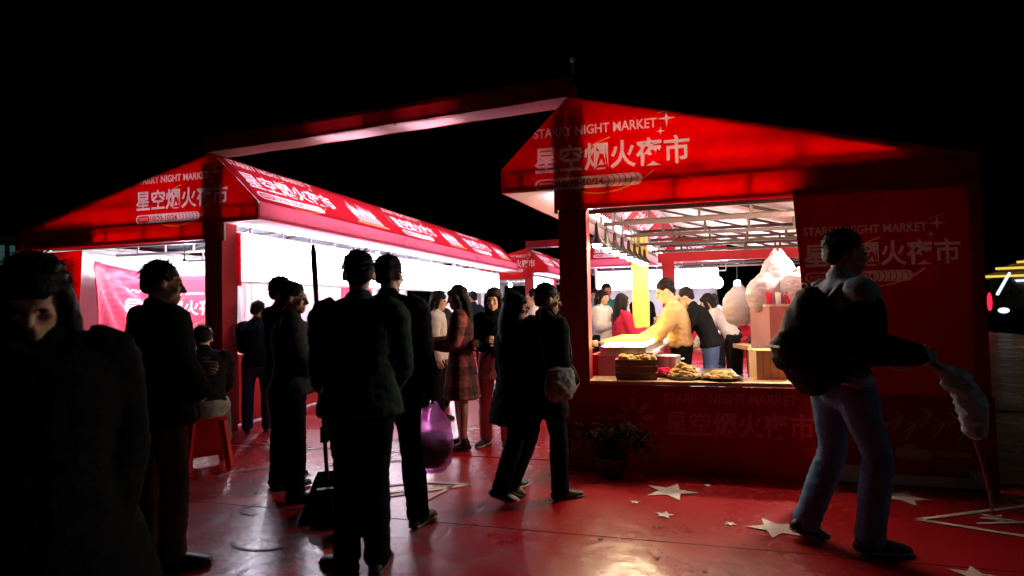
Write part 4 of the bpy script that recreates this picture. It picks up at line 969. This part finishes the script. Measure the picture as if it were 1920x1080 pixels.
dr = thing('draped_cloth', 'red and pink pleated cloth hung beside the left lightbox', 'cloth', group='pleated cloths inside the left stalls')
drape('cloth_panel', (-5.6, 9.0), (-4.98, 9.02), .87, 1.98, mat('pink_satin', (.75, .08, .16), .4, .1, 3, trans=.4), dr, folds=5, depth=.05)
dr = thing('draped_cloth', 'wide pale pleated cloth at the back of the front left stall', 'cloth', group='pleated cloths inside the left stalls')
drape('cloth_panel', (-7.7, 9.02), (-5.65, 9.0), .87, 1.98, mat('pale_satin', (.75, .60, .66), .5, .1, 3, trans=.5), dr, folds=13, depth=.05)

# ------------------------------------------------------------------ things in the serving window
def qR(u, y): return (XR+u+KR*(y-YR), y)
x, y = 1.06, 6.0
for i, (w_, d_, h_, dz, lb) in enumerate(((.46, .40, .50, 0, 'mauve carton at the bottom of the tall stack in the serving window'), (.44, .40, .44, .50, 'mauve carton in the middle of the tall stack in the serving window'), (.45, .39, .40, .94, 'mauve carton on top of the tall stack, under the white bags'))):
    t = thing('carton', lb, 'box', (x, y, dz), .25+.03*i, 'cartons stacked in the serving window')
    Mb().box((0, 0, h_/2), (w_, d_, h_)).obj('box_body', M_mauve if i else M_card, t); Mb().box((0, 0, h_+.002), (.05, d_, .004)).obj('tape', M_tan, t)
    Mb().box((0, -d_/2-.002, h_*.5), (.14, .004, .10)).obj('label', M_white, t)
t = thing('carton', 'low tan carton leaning on the serving shelf at the right of the window', 'box', (.72, 5.28, .74), .1, 'cartons stacked in the serving window')
Mb().box((.12, 0, .12), (.30, .22, .24)).obj('box_body', M_tan, t)
for i in range(4): Mb().box((.02+i*.06, -.112, .12), (.008, .004, .22)).obj('ridge', M_card, t)
t = thing('folding_table', 'tan table behind the cooks, with dark goods on it', 'table', (1.35, 8.2, 0), .25)
Mb().box((0, 0, .80), (1.0, .7, .05)).obj('table_top', M_tan, t); Mb().box((0, -.33, .42), (.96, .03, .70)).obj('front_panel', M_tan, t)
for i in (-1, 1):
    for j in (-1, 1): Mb().box((i*.45, j*.28, .39), (.05, .05, .77)).obj('leg', M_wood, t)
rn = random.Random(3)
for i in range(12):
    t = thing('food_packet', ('brown', 'white', 'red', 'grey')[i % 4]+' food packet heaped on the tan table', 'packet', (1.0+.25*(i//4)+rn.random()*.2, 8.0+rn.random()*.4, .825), rn.random()*3, 'packets heaped on the tan table'); t['label'] = ['leftmost', 'middle', 'rightmost'][i//4]+' '+('brown', 'white', 'red', 'grey')[i % 4]+' food packet heaped on the tan table'
    Mb().tube([(-.06, 0, .04), (0, 0, .05), (.06, 0, .04)], [(.03, .03), (.05, .04), (.03, .03)], 10).obj('wrapper', (C_brown, C_white, C_redc, C_char)[i % 4], t, True)
for i, (dx, dy, z, w_, h_, lb) in enumerate(((-.16, -.05, 1.62, .34, .32, 'bulky white plastic bag on the left of the carton stack'), (.16, -.10, 1.66, .40, .34, 'bulky white plastic bag on the right of the carton stack'), (.0, .15, 1.86, .34, .5, 'tall white bag hanging above the carton stack'),
                                      (-.36, .25, 1.52, .32, .36, 'white plastic bag hanging at the left of the cartons'))):
    bag(lb, V3(x+dx, y+dy, z+.04), w_, h_, M_plastic, seed=80+i)
t = thing('paper_cup_tray', 'white tray with red striped paper cups on the cartons', 'tray', (x-.02, y-.16, 1.34))
Mb().box((0, 0, .01), (.34, .12, .02)).obj('tray', M_white, t)
for i in range(4): Mb().lathe([(.022, 0), (.03, .11), (.027, .11), (.02, .01)], (-.12+i*.08, 0, .02), 12).obj('paper_cup', (C_redc, M_white)[i % 2], t, True)
# grill, basket and food on the front shelf and counter
M_coal = emit('glowing_coals', (1, .55, .14), 70)
t = thing('charcoal_grill', 'long steel grill glowing orange at the left of the serving window', 'grill', (qR(.36, 5.9)[0], 5.9, .95), -.11)
Mb().box((0, 0, .02), (.40, 1.3, .02)).obj('grill_floor', M_steel, t)
for i in (-1, 1): Mb().box((i*.2, 0, .03), (.015, 1.3, .05)).obj('grill_wall', M_steeltop, t); Mb().box((0, i*.65, .03), (.40, .015, .05)).obj('grill_wall', M_steeltop, t)
co = Mb()
for i in range(90): co.ell((rn.uniform(-.17, .17), rn.uniform(-.6, .6), .045+rn.random()*.03), (.026, .026, .020), None, 6, 4)
tag(co.obj('coals', M_coal, t), kind='stuff')
for i in range(9): Mb().bar((-.22, -.5+i*.12, .10), (.2, -.5+i*.12, .10), .012).obj('skewer', M_food, t)
t = thing('wicker_basket', 'brown wooden crate of food at the left of the serving shelf', 'crate', (-.28, 5.12, .745), .05)
Mb().box((0, 0, .01), (.34, .22, .02)).obj('crate_floor', M_wood, t)
for i in range(3):
    for sd in (-1, 1): Mb().box((0, sd*.11, .035+i*.055), (.34, .012, .045)).obj('slat', M_wood, t); Mb().box((sd*.17, 0, .035+i*.055), (.012, .22, .045)).obj('slat', M_wood, t)
f_ = Mb()
for i in range(26): f_.ell((rn.uniform(-.14, .14), rn.uniform(-.08, .08), .13+rn.random()*.06), (.04, .03, .025), None, 8, 5)
f_.obj('food_heap', M_food, t, True)
def pile(label, loc, w_, h_, n, mt, name='food_pile'):
    t = thing(name, label, 'food', loc); Mb().lathe([(w_*1.1, .02), (w_*1.15, .025), (w_*.9, .0), (0, 0)], seg=24).obj('tray', M_steeltop, t, True)
    f_ = Mb()
    for i in range(n):
        a, r_ = rn.uniform(0, 6.3), math.sqrt(rn.random()); f_.ell((math.cos(a)*r_*w_*.8, math.sin(a)*r_*w_*.8, .02+h_*(1-r_*r_)*rn.uniform(.6, 1)), (.035, .025, .02), None, 8, 5)
    f_.obj('pieces', mt, t, True)
pile('mound of golden fried food on a round steel tray', (.12, 5.16, .742), .14, .12, 60, M_food)
pile('flat tray of pale skewered food right of the golden mound', (.42, 5.13, .742), .15, .05, 40, M_food)
pile('small tray of reddish food beside the wooden crate', (-.06, 5.30, .742), .10, .05, 26, C_redc)
t = thing('steel_pot', 'shiny steel pot behind the golden mound of food', 'pot', (-.02, 5.55, .74)); Mb().lathe([(0, 0), (.11, 0), (.12, .02), (.12, .16), (.125, .165), (.11, .165), (.105, .02), (0, .02)], seg=28).obj('pot_body', M_steeltop, t, True)
for sd in (-1, 1): Mb().tube([(sd*.12, -.03, .13), (sd*.15, 0, .135), (sd*.12, .03, .13)], [.007]*3, 8).obj('handle', M_steeltop, t, True)
t = thing('side_table', 'low work table under the steel pot inside the stall', 'table', (-.02, 5.62, 0)); Mb().box((0.2, .1, .725), (.8, .5, .03)).obj('table_top', M_steeltop, t)
for i in (-.15, .55):
    for j in (-.1, .3): Mb().box((i, j, .36), (.03, .03, .70)).obj('leg', M_steel, t)
# goods on the left counters
for i, (dx, c_, lb) in enumerate(((0, (.75, .62, .05), 'yellow box of fruit on the left counter'), (.9, (.1, .5, .12), 'green box on the left counter behind the couple'), (1.9, (.8, .3, .1), 'orange box on the left counter'))):
    t = thing('food_box', lb, 'box', (XL-.30, YL+1.0+dx, .872)); Mm = mat('box_print_%s' % 'abc'[i], c_, .5, .2, 30)
    Mb().box((0, 0, .05), (.26, .34, .10)).obj('box_body', Mm, t); f_ = Mb()
    for j in range(16): f_.ell((rn.uniform(-.1, .1), rn.uniform(-.13, .13), .11), (.035, .035, .03), None, 8, 5)
    f_.obj('fruit', Mm, t, True)

# ------------------------------------------------------------------ potted plant shape and small light at the right post
t = thing('potted_shrub', 'low dark shrub in a pale pot in front of the counter banner', 'plant', (-.48, 4.72, 0))
Mb().lathe([(0, 0), (.10, 0), (.13, .16), (.14, .16), (.12, .14), (0, .14)], seg=20).obj('pot', mat('dark_pot', (.05, .02, .025), .6), t, True)
lf = Mb()
for i in range(420):
    a, e, r_ = rn.uniform(0, 6.3), rn.uniform(-.2, 1.3), rn.uniform(.4, 1)
    c = V3(math.cos(a)*math.cos(e)*.27*r_+(.12 if i % 3 else -.18), math.sin(a)*math.cos(e)*.12*r_, .22+math.sin(e)*.22*r_)
    q_ = Matrix.Rotation(rn.uniform(0, 6), 3, 'Z')@Matrix.Rotation(rn.uniform(-1, 1), 3, 'X'); L_ = .035
    lf.add([c+q_@V3(-L_*.4, 0, 0), c+q_@V3(0, L_, .004), c+q_@V3(L_*.4, 0, 0), c+q_@V3(0, -L_, -.004)], [(0, 1, 2, 3)])
tag(lf.obj('leaves', mat('dark_leaves', (.004, .009, .005), .8, .4, 30, spec=.1), t), kind='stuff')

# ------------------------------------------------------------------ surroundings at night
M_facade = mat('night_facade', (.10, .11, .12), .9, .2, 1); M_winT = emit('dim_teal_window', (.10, .22, .24), .22); M_gold = emit('gold_neon', (1, .66, .10), 1.1); M_cool = emit('cool_neon', (.72, .75, 1), 1.6); M_redn = emit('red_neon', (1, .02, .06), 1.6); M_roof = emit('uplit_gold_roof', (.30, .17, .03), .22)
bl = thing('apartment_block', 'dim teal windowed building at the far left edge behind the left stall', 'building', (-57.6, 39.9, 0), math.radians(57))
Mb().box((0, 0, 3.9), (10, 8, 7.8)).obj('wall', M_facade, bl); Mb().box((0, 0, 8.0), (10.4, 8.4, .3)).obj('roof', M_facade, bl)
for i in range(6):
    for j in range(3):
        w_ = Mb().box((-4.1+i*1.64, -4.03, 1.8+j*2.4), (1.3, .08, 1.7)).obj('window', M_winT, bl)
        Mb().box((-4.1+i*1.64, -4.09, 1.8+j*2.4), (.07, .06, 1.7)).obj('mullion', M_facade, w_)
# pagoda-roofed building with gold neon eaves, 60 m off at the right
pg = thing('neon_pavilion', 'far building with gold neon eaves at the right edge', 'building', (38.6, 73, -1.6), math.radians(-27))
Mb().box((0, 0, 2.6), (9, 6, 5.2)).obj('wall', M_facade, pg)
for i, (zz, wd) in enumerate(((4.9, 12), (5.75, 8), (6.4, 4.6))):
    Mb().add([(-wd/2, -wd/3, zz), (wd/2, -wd/3, zz), (wd/2, wd/3, zz), (-wd/2, wd/3, zz), (-wd/3, -wd/6, zz+.6), (wd/3, -wd/6, zz+.6), (wd/3, wd/6, zz+.6), (-wd/3, wd/6, zz+.6)],
        [(0, 1, 5, 4), (1, 2, 6, 5), (2, 3, 7, 6), (3, 0, 4, 7), (4, 5, 6, 7), (3, 2, 1, 0)]).obj('roof', M_roof, pg)
    Mb().bar((-wd/2, -wd/3-.1, zz+.1), (wd/2, -wd/3-.1, zz+.1), .22).obj('eave_light', M_gold, pg)
Mb().bar((-2.5, -3.2, 4.5), (5, -3.2, 4.5), .22).obj('cornice_light', M_cool, pg)
for i in range(6): Mb().box((-1+i*1.1, -3.1, 3.8), (.5, .1, .12)).obj('window', M_cool, pg)
def street_light(label, loc, r, mt, h):
    t = thing('street_lamp', label, 'lamp', loc, 0, 'distant street lights'); Mb().bar((0, 0, 0), (0, 0, h), .12).obj('pole', M_black, t); Mb().ell((0, 0, h), r).obj('lamp_head', mt, t, True)

street_light('white light box low beyond the right stall corner', (23.2, 53, 0), (.55, .2, .28), M_cool, 1.2)
street_light('round white street light low at the right edge', (22.6, 47.6, 0), (.32, .3, .2), M_cool, .35)
street_light('red light under the neon building at the right edge', (24.4, 53.3, 0), (.16, .15, .75), M_redn, .9)
t = thing('light_string', 'string of pale blue lights rising to the neon building', 'lights', (0, 0, 0)); Mb().bar((26.2, 56, 1.5), (30, 62, 3.4), .16).obj('lit_wire', M_cool, t)

# stalls closing the far end of the aisle, seen through the serving window
for i in range(1):
    c = copy_tree(stL2); c.location = (-2.1, 16.6, 0); c.rotation_euler = (0, 0, -PI/2); c['label'] = 'stall across the end of the aisle, facing the camera behind the customers'; c['group'] = 'stalls closing the end of the aisle'
t = thing('lightbox_sign', 'white lightbox on the stall across the end of the aisle', 'lit sign', (-1.9, 16.58, 0), -PI/2, 'white lightbox signs over the left counters')
Mb().box((0, 1.6, 2.04), (.05, 3.3, .52)).obj('glowing_face', M_light, t); Mb().box((0, 1.6, 1.765), (.06, 3.3, .02)).obj('frame', M_whitesteel, t); Mb().box((0, 1.6, 2.315), (.06, 3.3, .02)).obj('frame', M_whitesteel, t)

Mb().box((.16, .22, 2.0), (.03, .05, .62)).obj('side_curtain', M_red, stL)

tr = thing('tree', 'dim tree below the gold neon roof at the right edge', 'tree', (30.2, 63.5, -.03))
Mb().tube([(0, 0, 0), (.1, 0, 1.2), (0, .1, 2.2)], [.2, .15, .08], 8).obj('trunk', M_wood, tr)
lf = Mb()
for i in range(900):
    a, e, r_ = rn.uniform(0, 6.3), rn.uniform(-1.2, 1.5), rn.uniform(.5, 1)
    c = V3(math.cos(a)*math.cos(e)*1.5*r_, math.sin(a)*math.cos(e)*1.3*r_, 2.0+math.sin(e)*1.0*r_); q_ = Matrix.Rotation(rn.uniform(0, 6), 3, 'Z')@Matrix.Rotation(rn.uniform(-1.2, 1.2), 3, 'X'); L_ = .14
    lf.add([c+q_@V3(-L_*.5, 0, 0), c+q_@V3(0, L_, 0), c+q_@V3(L_*.5, 0, 0), c+q_@V3(0, -L_, 0)], [(0, 1, 2, 3)])
tag(lf.obj('crown', mat('far_leaves', (.06, .12, .03), .8, .4, 5), tr), kind='stuff')
